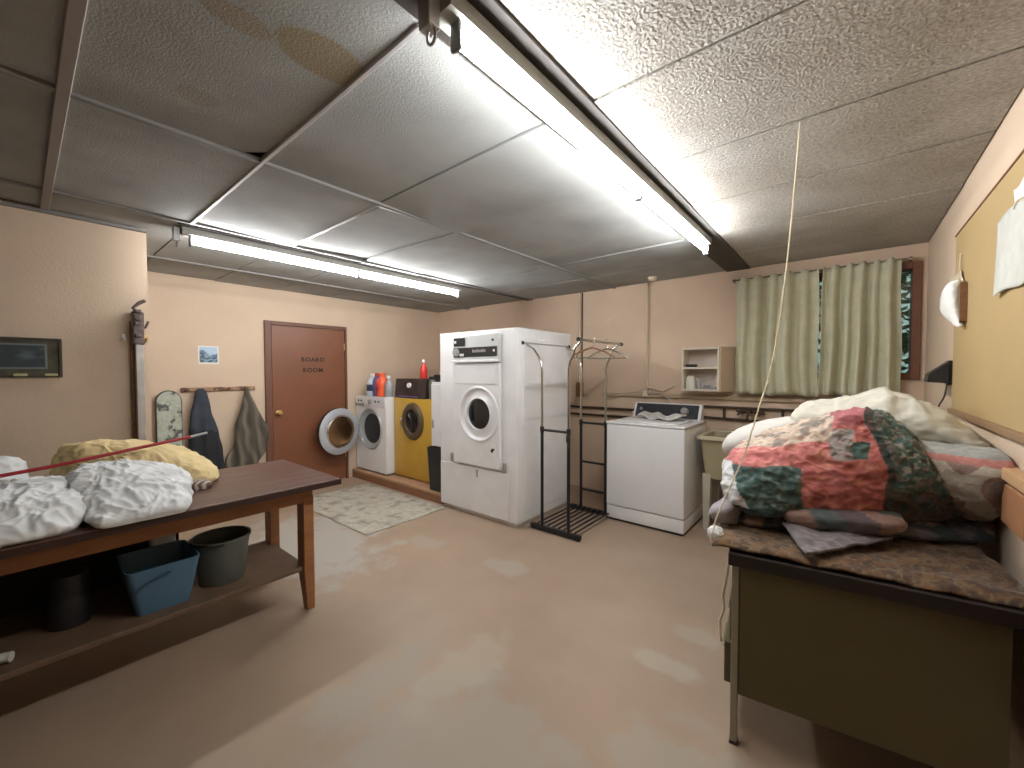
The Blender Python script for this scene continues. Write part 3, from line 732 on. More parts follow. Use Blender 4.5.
bm = B(); lathe(bm, [(0, Y0 - .0455), (.012, Y0 - .0455), (.012, Y0 - .0435), (0, Y0 - .0435)], (prx1 - .055, 0, 1.655), 'y', 16); obj('emblem', bm, WPL, stp)
bm = B(); lathe(bm, [(0, Y0 - .045), (.011, Y0 - .044), (.012, Y0 - .0355), (0, Y0 - .0355)], (prx1 - .075, 0, 1.755), 'y', 16); obj('lock', bm, BLACK, cpn)
bm = B(); bx(bm, X0 + .015, X1 - .10, Y0 - .012, Y0 - .0005, .05, .50, .006, 1); lp = obj('lower_panel', bm, WHITE2, bd)
bm = B(); lathe(bm, [(0, Y0 - .022), (.011, Y0 - .02), (.013, Y0 - .0125), (0, Y0 - .0125)], (-2.83, 0, .47), 'y', 14); bx(bm, -2.836, -2.824, Y0 - .02, Y0 - .0125, .41, .462); obj('keyhole', bm, GREYM, lp)
bm = B(); bx(bm, X1 - .0002, X1 + .004, Y0 + .08, Y1 - .06, .12, .95, .003, 1); obj('side_panel', bm, WHITE2, bd)
bm = B(); bx(bm, X1 - .0002, X1 + .004, Y0 + .08, Y1 - .06, 1.0, 1.76, .003, 1); obj('side_panel', bm, WHITE2, bd)

# top-loading washer
tw = thing('top_loading_washer', 'white top-loading washer against the window wall next to the laundry sink', 'washing machine', (-1.47, 4.0, 0))
A0, A1, C0, C1 = -1.822, -1.085, 3.66, 4.34
bm = B(); bx(bm, A0, A1, C0, C1, .15, .945, .015, 3); bx(bm, A0 + .004, A1 - .004, C0 + .006, C1, .025, .145, .006, 2); obj('cabinet', bm, WHITE, tw, smooth=True)
bm = B(); bx(bm, A0 + .02, A1 - .02, C0 + .03, C1 - .02, 0, .026); obj('base', bm, BLACK, tw)
bm = B(); bx(bm, A0 - .004, A1 + .004, C0 - .006, C1, .9455, .968, .008, 3); obj('top_panel', bm, WHITE, tw, smooth=True)
bm = B(); bx(bm, A0 + .07, A1 - .07, C0 + .03, C1 - .16, .9685, .98, .006, 2); obj('lid', bm, WHITE2, tw)
bm = B(); prism(bm, [(C1 - .13, .9685), (C1, .9685), (C1, 1.12), (C1 - .05, 1.12)], 0, A0 + .035, A1 - .02); con = obj('console', bm, WHITE, tw)
bm = B(); prism(bm, [(C1 - .134, .985), (C1 - .128, .98), (C1 - .058, 1.11), (C1 - .064, 1.113)], 0, A0 + .06, A1 - .045); obj('control_fascia', bm, mat('fascia_dark', (.03, .034, .04), .35, var=.3, vs=20), con)
for xx, rr in ((-1.26, .04), (-1.7, .018)):
    bm = B(); lathe(bm, [(0, -.03), (rr * .8, -.028), (rr, 0), (0, 0)], (0, 0, 0), 'y', 24)
    bm.transform(Matrix.Translation((xx, C1 - .1, 1.05)) @ Matrix.Rotation(radians(-28), 4, 'X')); obj('knob', bm, GREYM, con, smooth=True)
def folded(u, v):
    x = -1.62 + .42 * u; y = 3.93 + .20 * v
    return Vector((x, y - .05 * u + .03 * sin(7 * u), .992 + .028 * abs(u - .45) * 1.6 + .012 * sin(14 * u + 3 * v) + .02 * v + .008 * nz((x, y, 0), 12)))
bm = grid(folded, 40, 16, .012); zm = min(v.co.z for v in bm.verts)
for v in bm.verts: v.co.z -= zm - .9815
tag(obj('towel', bm, mat('grey_towel', (.62, .62, .60), .85, bump=.3, bs=50), smooth='all'), 'crumpled white towel lying on the top-loading washer', 'towel')

# laundry sink
sk = thing('laundry_sink', 'beige plastic laundry sink on legs between the top-loading washer and the pile of quilts', 'sink', (-.70, 4.15, 0))
bm = B(); tubm(bm, -1.0, -.40, 3.98, 4.36, .48, .86, .035, .045, .02); obj('basin', bm, SINKM, sk, smooth=True)
bm = B()
frame(bm, -1.055, -.345, 3.915, 4.425, .035, .835, .867)
vs = [v for v in bm.verts]
for v in vs: v.co = Vector((v.co.x, v.co.z, v.co.y))
obj('rim', bm, mat('rim_beige', (.55, .50, .36), .5), sk)
for xx, yy in ((-.985, 4.0), (-.42, 4.0), (-.985, 4.34), (-.42, 4.34)):
    bm = B(); prism(bm, [(xx - .035, .52), (xx + .035, .52), (xx + .022, 0), (xx - .022, 0)], 1, yy - .025, yy + .02); obj('leg', bm, mat('leg_beige', (.52, .50, .40), .5), sk)
bm = B(); tube(bm, [(-.70, 4.17, .479), (-.70, 4.17, .36), (-.68, 4.2, .33), (-.62, 4.3, .34), (-.60, WY - .002, .36)], .02); obj('drain_pipe', bm, WPL, sk, smooth=True)

fc = thing('faucet', 'dark old two-handle faucet on the wall above the laundry sink', 'faucet', (-.72, WY, 1.05))
bm = B(); tube(bm, [(-.80, WY - .05, 1.06), (-.62, WY - .05, 1.06)], .014); tube(bm, [(-.71, WY - .05, 1.06), (-.71, WY - .12, 1.075), (-.71, WY - .22, 1.06), (-.71, WY - .26, 1.01)], .011); tube(bm, [(-.80, WY - .002, 1.06), (-.80, WY - .05, 1.06)], .013); tube(bm, [(-.62, WY - .002, 1.06), (-.62, WY - .05, 1.06)], .013)
obj('spout', bm, PIPEM, fc, smooth=True)
for xx in (-.80, -.62):
    bm = B(); tube(bm, [(xx, WY - .06, 1.06), (xx, WY - .10, 1.06)], .010); tube(bm, [(xx - .03, WY - .10, 1.075), (xx + .03, WY - .10, 1.045)], .009); tube(bm, [(xx - .02, WY - .10, 1.03), (xx + .02, WY - .10, 1.09)], .009); obj('valve_handle', bm, PIPEM, fc, smooth=True)

# pipework on the window wall
def pipe(name, segs, r, lab, m=PIPEM, cat='pipe', group=None):
    bm = B()
    for s in segs: tube(bm, s, r, 10)
    o = obj(name, bm, m, smooth=True); return tag(o, lab, cat, group)
pipe('water_pipe', [[(-3.3, WY - .035, 1.015), (-1.9, WY - .035, 1.015), (-1.9, WY - .002, 1.015)]], .014, 'upper of two dark horizontal pipes behind the clothes rack', group='wall pipes')
pipe('water_pipe', [[(-3.3, WY - .03, .925), (-1.92, WY - .03, .925), (-1.92, WY - .002, .925)]], .014, 'lower of two dark horizontal pipes behind the clothes rack', group='wall pipes')
pipe('water_pipe', [[(-1.17, WY - .002, 1.095), (-1.17, WY - .03, 1.095), (-.36, WY - .03, 1.095), (-.36, WY - .002, 1.095)], [(-.95, WY - .03, 1.095), (-.95, WY - .03, .985)], [(-1.15, WY - .03, .985), (-.56, WY - .03, .975)], [(-.46, WY - .03, 1.095), (-.46, WY - .03, 1.02)]], .012, 'dark pipe loop running along the wall above the laundry sink', group='wall pipes')
P3 = [catmull([[-.33, WY - .06, 1.13], [-.34, WY - .07, 1.06], [-.40, WY - .08, 1.0], [-.50, WY - .08, .975], [-.60, WY - .07, .955]], k / 20) for k in range(21)]
pipe('hose', [P3], .016, 'black rubber hose curving down from a wall fitting behind the white pillow', BLACK, 'hose')
bm = B(); bx(bm, -.07, -.01, WY - .06, WY - .002, 1.175, 1.235, .008, 2); tag(obj('wall_fitting', bm, BLACK), 'small black fitting on the wall just under the right curtain', 'fitting')

c1 = thing('conduit', 'pale vertical conduit ending in an outlet box above the top-loading washer', 'conduit', (-1.74, WY, 1.2), group='conduits on the window wall')
bm = B(); tube(bm, [(-1.745, WY - .02, 2.435), (-1.745, WY - .02, 1.25)], .014); obj('pipe', bm, CONDM, c1, smooth=True)
bm = B(); bx(bm, -1.785, -1.715, WY - .045, WY - .0015, 1.165, 1.25, .005, 1); ob = obj('outlet_box', bm, GREYM, c1)
bm = B(); bx(bm, -1.775, -1.725, WY - .049, WY - .0452, 1.18, 1.24, .003, 1); obj('outlet', bm, CONDM, ob)
c2 = thing('conduit', 'thin vertical conduit ending in a brown switch box behind the clothes rack', 'conduit', (-2.6, WY, 1.2), group='conduits on the window wall')
bm = B(); tube(bm, [(-2.60, WY - .02, 2.435), (-2.60, WY - .02, 1.32)], .012); obj('pipe', bm, CONDM, c2, smooth=True)
bm = B(); bx(bm, -2.63, -2.55, WY - .06, WY - .0015, 1.14, 1.32, .008, 2); obj('switch_box', bm, WOODD, c2)
bm = B(); bx(bm, -2.575, -2.565, WY - .012, WY - .001, 1.32, 2.43); tag(obj('cover_strip', bm, PIPEM), 'thin dark strip running down the wall beside the left conduit', 'strip')
P4 = [catmull([[-1.73, WY - .05, 1.22], [-1.55, WY - .06, 1.20], [-1.42, WY - .09, 1.10], [-1.33, WY - .13, 1.125]], k / 20) for k in range(21)]
pipe('power_cord', [P4], .006, 'thin grey cord looping from the outlet box down to the top-loading washer', GREYM, 'cord')
P4 = [catmull([[-1.79, WY - .03, 1.24], [-1.95, WY - .03, 1.21], [-2.15, WY - .03, 1.15], [-2.32, WY - .03, 1.09]], k / 20) for k in range(21)]
pipe('power_cord', [P4], .006, 'thin cord running left from the outlet box towards the clothes rack', CONDM, 'cord')
pipe('pipe_clip', [[(-1.74, WY - .02, 1.28), (-1.55, WY - .03, 1.24), (-1.44, WY - .03, 1.30)]], .010, 'short bent brown tube on the wall right of the outlet box', CONDM, 'tube')

# small wall shelf
ws = thing('wall_shelf', 'small open white shelf box with two levels left of the window', 'shelf', (-1.13, WY, 1.26))
S0, S1, T0, T1, D = -1.315, -.962, 1.255, 1.69, WY - .20
SHM = mat('shelf_white', (.72, .64, .52), .6, var=.06)
bm = B(); bx(bm, S0, S1, WY - .012, WY - .001, T0, T1); obj('back', bm, mat('shelf_back', (.68, .60, .54), .7), ws)
for a, b_ in ((S0, S0 + .02), (S1 - .02, S1)):
    bm = B(); bx(bm, a, b_, D, WY - .0125, T0, T1, .002, 1); obj('side', bm, SHM, ws)
for z in (T0, 1.475, T1 - .02):
    bm = B(); bx(bm, S0 + .0205, S1 - .0205, D, WY - .0125, z, z + .02, .002, 1); obj('shelf', bm, SHM, ws)
bm = B(); prism(bm, [(S1 + .002, D + .004), (S1 + .014, D), (S1 + .112, WY - .012), (S1 + .10, WY - .003)], 2, T0, T1); obj('cabinet_door', bm, mat('door_beige', (.55, .42, .30), .6), ws)
bm = B(); bx(bm, -1.285, -1.18, D + .02, D + .08, 1.4955, 1.525, .01, 3); tag(obj('brush', bm, BLACK, smooth=True), 'small black brush on the upper level of the wall shelf', 'brush')
def jarx(x, r, h, m, lab, nm='jar'):
    bm = B(); lathe(bm, [(0, 1.2755), (r, 1.2755), (r, 1.2755 + h * .75), (r * .8, 1.2755 + h * .85), (r * .8, 1.2755 + h), (0, 1.2755 + h)], (x, D + .07, 0), 'z', 20); tag(obj(nm, bm, m, smooth=True), lab, nm, 'things on the wall shelf')
jarx(-1.245, .045, .13, mat('roll_white', (.7, .68, .6), .8), 'pale roll on the left of the lower shelf level', 'roll')
jarx(-1.165, .022, .10, GREYP, 'slim grey jar in the middle of the lower shelf level')
bm = B(); bx(bm, -1.12, -1.0, D + .03, D + .10, 1.2755, 1.30, .008, 2); bx(bm, -1.11, -1.06, D + .04, D + .09, 1.3005, 1.315, .004, 1); tag(obj('tool', bm, GREYP), 'flat dark tool lying at the right of the lower shelf level', 'tool')

# ------------------------------------------------------------------ garment rack
gr = thing('garment_rack', 'black and chrome double garment rack on a slatted base beside the big dryer', 'garment rack', (-2.0, 3.38, 0))
XA, XB, YA, YB = -2.14, -1.86, 3.02, 3.72
for x, s in ((XA, -1), (XB, 1)):
    for y in (YA, YB):
        bm = B(); tube(bm, [(x, y, .045), (x, y, .93)], .0145, 12); obj('lower_post', bm, BLACKM, gr, smooth=True)
        xt = XA - .19 if s < 0 else XB + .13
        bm = B(); tube(bm, [(x, y, .92), (x, y, 1.48), (x + s * .012, y, 1.54), (x + s * .04, y, 1.59), ((x + xt) / 2 + s * .0, y, 1.66), (xt, y, 1.715)], .011, 12); obj('upper_post', bm, CHROME, gr, smooth=True)
        bm = B(); tube(bm, [(x, y, .90), (x, y, .955)], .019, 12); obj('collar', bm, BLACK, gr, smooth=True)
    bm = B(); tube(bm, [(xt, YA - .05, 1.72), (xt, YB + .05, 1.72)], .012, 12); hr = obj('hanging_rail', bm, CHROME if s > 0 else GREYM, gr, smooth=True)
    for y in (YA - .065, YB + .045):
        bm = B(); tube(bm, [(xt, y, 1.72), (xt, y + .03, 1.72)], .018, 12); obj('end_cap', bm, BLACK, hr, smooth=True)
for y, z in ((YA, .925), (YB, .925), (YB, .52), (YB, .23)):
    bm = B(); tube(bm, [(XA, y, z), (XB, y, z)], .012, 10); obj('crossbar', bm, BLACKM, gr, smooth=True)
for y in (YA, YB):
    bm = B(); bx(bm, XA - .12, XB + .12, y - .022, y + .022, .008, .05, .006, 2); obj('foot_bar', bm, BLACKM, gr)
for k in range(8):
    x = XA - .06 + k * (XB - XA + .12) / 7
    bm = B(); tube(bm, [(x, YA + .02, .055), (x, YB - .02, .055)], .008, 8); obj('slat', bm, BLACKM, gr, smooth=True)
for x in (XA - .10, XB + .10):
    for y in (YA, YB):
        bm = B(); lathe(bm, [(0, 0), (.016, 0), (.016, .009), (0, .009)], (x, y, 0), 'z', 12); obj('caster', bm, BLACK, gr)
bm = B(); bx(bm, XB - .01, XB + .03, YA - .03, YA - .015, .84, .90, .004, 1); tube(bm, [(XB, YA - .02, .9), (XB + .02, YA - .03, .80)], .006); obj('clamp_lever', bm, BLACK, gr)

def hanger(xr, y, zr, rz, nm, lab, m, s=1.0):
    t = thing(nm, lab, 'coat hanger', (xr, y, zr), rz)
    bm = B(); hk = [(0 + .02 * cos(a) * s, 0, .012 - .0 + .02 * sin(a) * s - .014) for a in [pi * k / 8 for k in range(-1, 9)]][::-1]
    tube(bm, hk + [(.008, 0, -.05), (0, 0, -.07)], .0028, 6); obj('hook', bm, CHROME, t, local=True)
    bm = B(); tube(bm, [(-.19, 0, -.16), (-.11, 0, -.11), (-.03, 0, -.078), (0, 0, -.070), (.03, 0, -.078), (.11, 0, -.11), (.19, 0, -.16)], .008, 8); obj('shoulder', bm, m, t, local=True, smooth=True)
    bm = B(); tube(bm, [(-.19, 0, -.16), (.19, 0, -.16)], .005, 8); obj('bar', bm, CHROME, t, local=True)
    return t
hanger(XB + .13, 3.20, 1.734, radians(28), 'coat_hanger', 'brown wooden coat hanger hanging from the right rail of the garment rack', WOODD)
hk = hanger(XB + .13, 3.48, 1.734, radians(12), 'coat_hanger', 'thin wire coat hanger behind the brown one on the garment rack', CHROME)

# ------------------------------------------------------------------ long work table on the left
wt = thing('work_table', 'long brown wooden work table with a lower shelf along the near left wall', 'table', (-2.85, .3, 0))
TX0, TX1, TY0, TY1, TZ = -3.26, -2.40, -1.55, 1.25, .80
bm = B(); bx(bm, TX0, TX1, TY0, TY1, TZ - .035, TZ, .005, 2); tt_ = obj('tabletop', bm, TABTOP, wt)
bm = B(); bx(bm, TX0 - .002, TX1 + .002, TY0 - .002, TY1 + .002, TZ - .037, TZ - .006, .001, 1); obj('edge_band', bm, mat('edge_dark', (.035, .013, .008), .5), tt_)
bm = B(); AX0, AX1, AY0, AY1 = TX0 + .13, TX1 - .12, TY0 + .12, TY1 - .12
bx(bm, AX0, AX0 + .025, AY0, AY1, .665, TZ - .0355); bx(bm, AX1 - .025, AX1, AY0, AY1, .665, TZ - .0355)
bx(bm, AX0 + .025, AX1 - .025, AY0, AY0 + .025, .665, TZ - .0355); bx(bm, AX0 + .025, AX1 - .025, AY1 - .025, AY1, .665, TZ - .0355); obj('apron', bm, TABWD, wt)
for sx, x in ((1, AX1), (-1, AX0)):
    for sy, y in ((1, AY1), (-1, AY0)):
        bm = B()
        xo = x + sx * .004; yo = y + sy * .004
        # square post that tapers towards the floor on its inner faces
        a = [(xo, yo), (xo - sx * .095, yo), (xo - sx * .095, yo - sy * .06), (xo, yo - sy * .06)]
        c = [(xo, yo), (xo - sx * .055, yo), (xo - sx * .055, yo - sy * .045), (xo, yo - sy * .045)]
        va = [bm.verts.new((p[0], p[1], .70)) for p in a]; vb = [bm.verts.new((p[0], p[1], .24)) for p in a]; vc = [bm.verts.new((p[0] - (sx * .02 if False else 0), p[1], 0)) for p in c]
        for A_, C_ in ((va, vb), (vb, vc)):
            for k in range(4): bm.faces.new((A_[k], A_[(k + 1) % 4], C_[(k + 1) % 4], C_[k]))
        bm.faces.new(va); bm.faces.new(vc)
        bmesh.ops.bevel(bm, geom=bm.edges[:], offset=.003, segments=1, affect='EDGES'); obj('leg', bm, TABWD, wt)
bm = B(); bx(bm, AX0 - .02, AX1 - .015, AY0 + .08, AY1 - .03, .245, .27, .003, 1); obj('shelf', bm, SHELFW, wt)
bm = B(); bx(bm, AX0 - .018, AX0 - .003, AY0 + .08, .60, .2705, .66); obj('shade_board', bm, mat('shade_black', (.015, .012, .01), .8), wt)  # added dark board standing in for the shade under the table
SHZ = .2705

# linens on the table
def wr(p, a, s, o=0): return a * (.55 * ridge(p, s, (o, 0, 0)) + .45 * ridge(p, s * 2.1, (0, o, 3)) + .3 * nz(p, s * 4, (o, 1, 2)))
def lump(name, lv, m, label, cat, amp=.03, s=6, o=0, nu=150, nv=70, color=None, warp=None, group=None, zfloor=None, base=None, xmax=None, sharp=False):
    def disp(p):
        k = 1.0
        if zfloor is not None: k = max(0, min(1, (p.z - zfloor) / .05))
        return k * ((amp * crease(p, s, o) if sharp else wr(p, amp, s, o)) + (base(p) if base else 0))
    if len(lv[0]) == 3:      # (z, four corners, roundness): flatten to numbers so that levels interpolate
        flat = [(z, *[c for q in qd for c in q], e) for z, qd, e in lv]
        bm = B(); rings = []
        for j in range(nv + 1):
            L = catmull(flat, j / nv); z, e = L[0], L[9]; Q = [Vector((L[1 + 2 * k], L[2 + 2 * k])) for k in range(4)]; ring = []
            S = []
            for i in range(721):
                a = 2 * pi * i / 720; c, sn = cos(a), sin(a)
                S.append((.5 + .5 * math.copysign(abs(c) ** (2 / e), c), .5 + .5 * math.copysign(abs(sn) ** (2 / e), sn)))
            acc = [0.0]
            for (a0, b0), (a1, b1) in zip(S[:-1], S[1:]): acc.append(acc[-1] + math.hypot(a1 - a0, b1 - b0))
            k = 0
            for i in range(nu):
                t = acc[-1] * i / nu
                while acc[k + 1] < t: k += 1
                f = (t - acc[k]) / max(1e-9, acc[k + 1] - acc[k]); u = S[k][0] + (S[k + 1][0] - S[k][0]) * f; v = S[k][1] + (S[k + 1][1] - S[k][1]) * f
                p = (Q[0] * (1 - u) + Q[1] * u) * (1 - v) + (Q[3] * (1 - u) + Q[2] * u) * v
                ring.append(bm.verts.new((p.x, p.y, z)))
            rings.append(ring)
        for A_, C_ in zip(rings[:-1], rings[1:]):
            for k in range(nu): bm.faces.new((A_[k], A_[(k + 1) % nu], C_[(k + 1) % nu], C_[k]))
        bm.faces.new(rings[0][::-1]); bm.faces.new(rings[-1]); bmesh.ops.recalc_face_normals(bm, faces=bm.faces)
        if warp:
            for v in bm.verts: v.co = warp(v.co)
        bm.normal_update()
        mv = [(v, v.co + v.normal * disp(v.co)) for v in bm.verts]
        for v, c in mv: v.co = c
        if color: paint(bm, color)
    else:
        bm = loft(lv, nu, nv, disp, warp, color)
    if zfloor is not None or xmax is not None:
        for v in bm.verts:
            if zfloor is not None: v.co.z = max(v.co.z, zfloor)
            if xmax is not None: v.co.x = min(v.co.x, xmax)
    ob_ = obj(name, bm, m, smooth='all'); tag(ob_, label, cat, group); return ob_
def prof(T, z0, zt):
    """stretch heights above z0 so that the flat top zt follows the profile T(x)"""
    def f(c):
        x = c.x; t = T[0][1]
        for (a, ta), (b, tb) in zip(T[:-1], T[1:]):
            if x >= a:
                k = min(1, (x - a) / (b - a)); k = k * k * (3 - 2 * k) if False else k; t = ta + (tb - ta) * k
        if c.z > z0: return Vector((c.x, c.y, z0 + (c.z - z0) * (t - z0) / (zt - z0)))
        return c
    return f
Z = TZ + .001
LG = 'white linens on the work table'
lump('bed_sheet', [(Z, [(-2.80, .18), (-2.375, .20), (-2.375, .49), (-2.82, .55)], 12), (Z + .03, [(-2.81, .16), (-2.37, .18), (-2.37, .495), (-2.83, .56)], 12), (Z + .055, [(-2.80, .16), (-2.40, .18), (-2.42, .52), (-2.82, .56)], 4),
     (Z + .11, [(-2.82, .14), (-2.50, .16), (-2.52, .53), (-2.82, .56)], 3.2), (Z + .17, [(-2.82, .12), (-2.58, .14), (-2.62, .44), (-2.82, .48)], 2.8), (Z + .20, [(-2.80, .15), (-2.65, .18), (-2.68, .35), (-2.78, .38)], 2.4), (Z + .205, [(-2.76, .22), (-2.7, .24), (-2.7, .28), (-2.75, .3)], 2.2)],
     SHEET, 'folded white bed sheet at the front table edge, nearest the bare tabletop', 'bed sheet', .026, 9, 1, 220, 90, zfloor=Z, group=LG, sharp=True)
lump('bed_sheet', [(Z, [(-2.83, -.22), (-2.42, -.20), (-2.42, .15), (-2.83, .17)], 4), (Z + .03, [(-2.84, -.24), (-2.40, -.22), (-2.40, .16), (-2.84, .18)], 4), (Z + .08, [(-2.84, -.22), (-2.44, -.21), (-2.46, .18), (-2.84, .19)], 3.4),
     (Z + .125, [(-2.84, -.20), (-2.50, -.18), (-2.52, .14), (-2.84, .17)], 3), (Z + .158, [(-2.82, -.15), (-2.60, -.14), (-2.60, .09), (-2.80, .12)], 2.6), (Z + .166, [(-2.75, -.05), (-2.68, -.05), (-2.68, .02), (-2.75, .03)], 2.2)],
     SHEET, 'large bunched white bed sheet left of the folded one at the front edge', 'bed sheet', .034, 7.5, 5, 220, 90, zfloor=Z, group=LG, sharp=True)
lump('bed_sheet', [(Z, [(-2.85, -.72), (-2.44, -.70), (-2.44, -.25), (-2.85, -.24)], 4), (Z + .06, [(-2.85, -.72), (-2.42, -.70), (-2.42, -.24), (-2.85, -.24)], 4), (Z + .12, [(-2.84, -.66), (-2.50, -.66), (-2.50, -.26), (-2.84, -.25)], 3), (Z + .15, [(-2.8, -.55), (-2.6, -.55), (-2.6, -.35), (-2.8, -.35)], 2.4), (Z + .156, [(-2.72, -.5), (-2.68, -.5), (-2.68, -.4), (-2.72, -.4)], 2.2)],
     SHEETG, 'greyish bed sheet bunched at the left edge of the picture on the work table', 'bed sheet', .034, 7, 9, 110, 50, zfloor=Z, group=LG, sharp=True)
lump('pillow_case', [(Z, [(-3.20, -.60), (-2.88, -.60), (-2.88, .02), (-3.20, .02)], 4), (Z + .08, [(-3.20, -.60), (-2.90, -.60), (-2.90, .02), (-3.20, .02)], 4), (Z + .17, [(-3.20, -.58), (-2.95, -.58), (-2.95, .01), (-3.20, .01)], 3.8), (Z + .235, [(-3.17, -.54), (-2.99, -.54), (-2.99, -.02), (-3.17, -.02)], 3), (Z + .245, [(-3.10, -.3), (-3.06, -.3), (-3.06, -.1), (-3.10, -.1)], 2.2)],
     SHEET, 'flat folded white linen behind the bunched sheets, under the red rod', 'linen', .020, 7, 12, 140, 60, zfloor=Z, group=LG, sharp=True)
lump('blanket', [(Z, [(-3.22, .06), (-2.88, .25), (-2.86, .73), (-3.22, .80)], 5), (Z + .03, [(-3.23, .05), (-2.87, .25), (-2.85, .74), (-3.23, .81)], 5), (Z + .09, [(-3.23, .05), (-2.89, .25), (-2.87, .70), (-3.22, .76)], 4.5), (Z + .15, [(-3.22, .06), (-2.92, .24), (-2.92, .62), (-3.21, .70)], 4),
     (Z + .20, [(-3.20, .07), (-2.96, .22), (-2.96, .52), (-3.19, .62)], 3.6), (Z + .25, [(-3.18, .09), (-3.0, .20), (-3.02, .38), (-3.17, .46)], 3), (Z + .275, [(-3.15, .12), (-3.05, .18), (-3.06, .26), (-3.14, .3)], 2.6), (Z + .28, [(-3.12, .17), (-3.08, .18), (-3.08, .22), (-3.12, .22)], 2.2)],
     CREAM, 'folded cream yellow blanket at the back of the work table', 'blanket', .022, 8, 3, 220, 100, zfloor=Z, sharp=True)
lump('striped_cloth', [(Z, -2.80, .63, .045, .055, 2.6, 0), (Z + .02, -2.80, .63, .048, .06, 2.6, 0), (Z + .04, -2.80, .62, .04, .05, 2.4, 0), (Z + .05, -2.80, .62, .01, .01, 2, 0)],
     ATTR, 'small striped cloth peeping out between white sheet and cream blanket', 'cloth', .005, 12, 2, 60, 20, zfloor=Z,
     color=lambda c: (.45, .40, .33) if sin(c.x * 240 + c.y * 180) > 0 else (.12, .07, .06))
rd = thing('red_rod', 'thin red rod with a grey tip lying across the linens on the work table', 'rod', (-2.86, .2, 1.07))
bm = B(); tube(bm, [(-2.84, -.55, .955), (-2.885, .1, 1.012), (-2.905, .62, 1.083)], .0085, 12); obj('shaft', bm, REDROD, rd, smooth=True)
bm = B(); tube(bm, [(-2.905, .62, 1.083), (-2.908, .70, 1.097)], .0075, 12); obj('tip', bm, GREYM, rd, smooth=True)

# tubs on the lower shelf
bt = thing('plastic_tub', 'blue rectangular plastic tub on the lower shelf of the work table', 'tub', (-2.72, .42, SHZ))
bm = B(); tubm(bm, -2.88, -2.62, .335, .545, SHZ, SHZ + .232, .035, .04, .006); obj('body', bm, TUBB, bt, smooth=True)
bm = B(); pts = [(-2.580, .32, SHZ + .13), (-2.582, .35, SHZ + .155), (-2.580, .41, SHZ + .185), (-2.578, .46, SHZ + .195)]
tube(bm, [catmull([list(p) for p in pts], k / 14) for k in range(15)], .005, 8); obj('handle', bm, mat('tub_handle', (.03, .07, .11), .4), bt, smooth=True)
gb = thing('plastic_bucket', 'dark grey round plastic bucket beside the blue tub on the lower shelf', 'bucket', (-2.76, .80, SHZ))
bm = B(); lathe(bm, [(0, SHZ), (.105, SHZ), (.11, SHZ + .01), (.137, SHZ + .235), (.144, SHZ + .235), (.144, SHZ + .25), (.133, SHZ + .25), (.105, SHZ + .012), (0, SHZ + .012)], (-2.76, .72, 0), 'z', 40); obj('body', bm, GBUC, gb, smooth=True)
bm = B(); tube(bm, [(-2.76 + .150 * cos(a), -.0 + .72 + .150 * sin(a) * 1, SHZ + .24) for a in [radians(d) for d in range(-170, -9, 10)]], .004, 8); obj('bail_handle', bm, BLACK, gb)
tb = lump('cloth', [(SHZ + .001, -2.98, .50, .04, .05, 3, 0), (SHZ + .15, -2.98, .50, .045, .055, 3, 0), (SHZ + .32, -2.98, .50, .04, .05, 3, 0), (SHZ + .34, -2.98, .50, .01, .01, 2, 0)], SHEET, 'white cloth bundle standing behind the blue tub', 'cloth', .006, 8, 2, 40, 20)
bm = B(); lathe(bm, [(0, SHZ), (.07, SHZ), (.075, SHZ + .02), (.07, SHZ + .24), (0, SHZ + .25)], (-2.82, .13, 0), 'z', 30); tag(obj('filler', bm, BLACK, smooth=True), 'black canister standing for the shade left of the blue tub', 'filler')  # added black form that stands in for shade on the shelf
bm = B(); tube(bm, [(-2.72, -.25, SHZ + .022), (-2.62, -.045, SHZ + .022), (-2.62, .045, SHZ + .022)][:2], .02, 12); tag(obj('plastic_pipe', bm, mat('pipe_white', (.6, .6, .56), .4), smooth=True), 'short white plastic pipe on the lower shelf at the left edge of the picture', 'pipe')

# ------------------------------------------------------------------ steel desk on the right
DR = radians(7)
dk = thing('steel_desk', 'olive green steel desk with dark top under the pile of quilts', 'desk', (-.335, 1.735, 0), DR)
L_ = dict(local=True)
DW, DL = .765, 1.5
bm = B(); bx(bm, -.012, DW - .01, -.012, DL, .705, .755, .006, 2); obj('desktop', bm, DESKT, dk, **L_)
bm = B(); bx(bm, .026, .725, .006, .018, .20, .704, .002, 1); obj('end_panel', bm, DESKG, dk, **L_)
bm = B(); bx(bm, .03, DW - .01, DL - .02, DL - .008, .20, .704, .002, 1); obj('end_panel', bm, DESKG, dk, **L_)
bm = B(); bx(bm, DW - .074, DW - .062, .02, DL - .02, .20, .704, .002, 1); obj('back_panel', bm, DESKG, dk, **L_)
for x, y in ((0, 0), (DW - .085, .020), (0, DL - .03), (DW - .085, DL - .03)):
    bm = B(); bx(bm, x, x + .025, y, y + .028, .01, .704, .002, 1); lg = obj('leg', bm, DESKM, dk, **L_)
    bm = B(); bx(bm, x - .002, x + .027, y - .002, y + .03, 0, .01); obj('foot', bm, BLACK, lg, **L_)
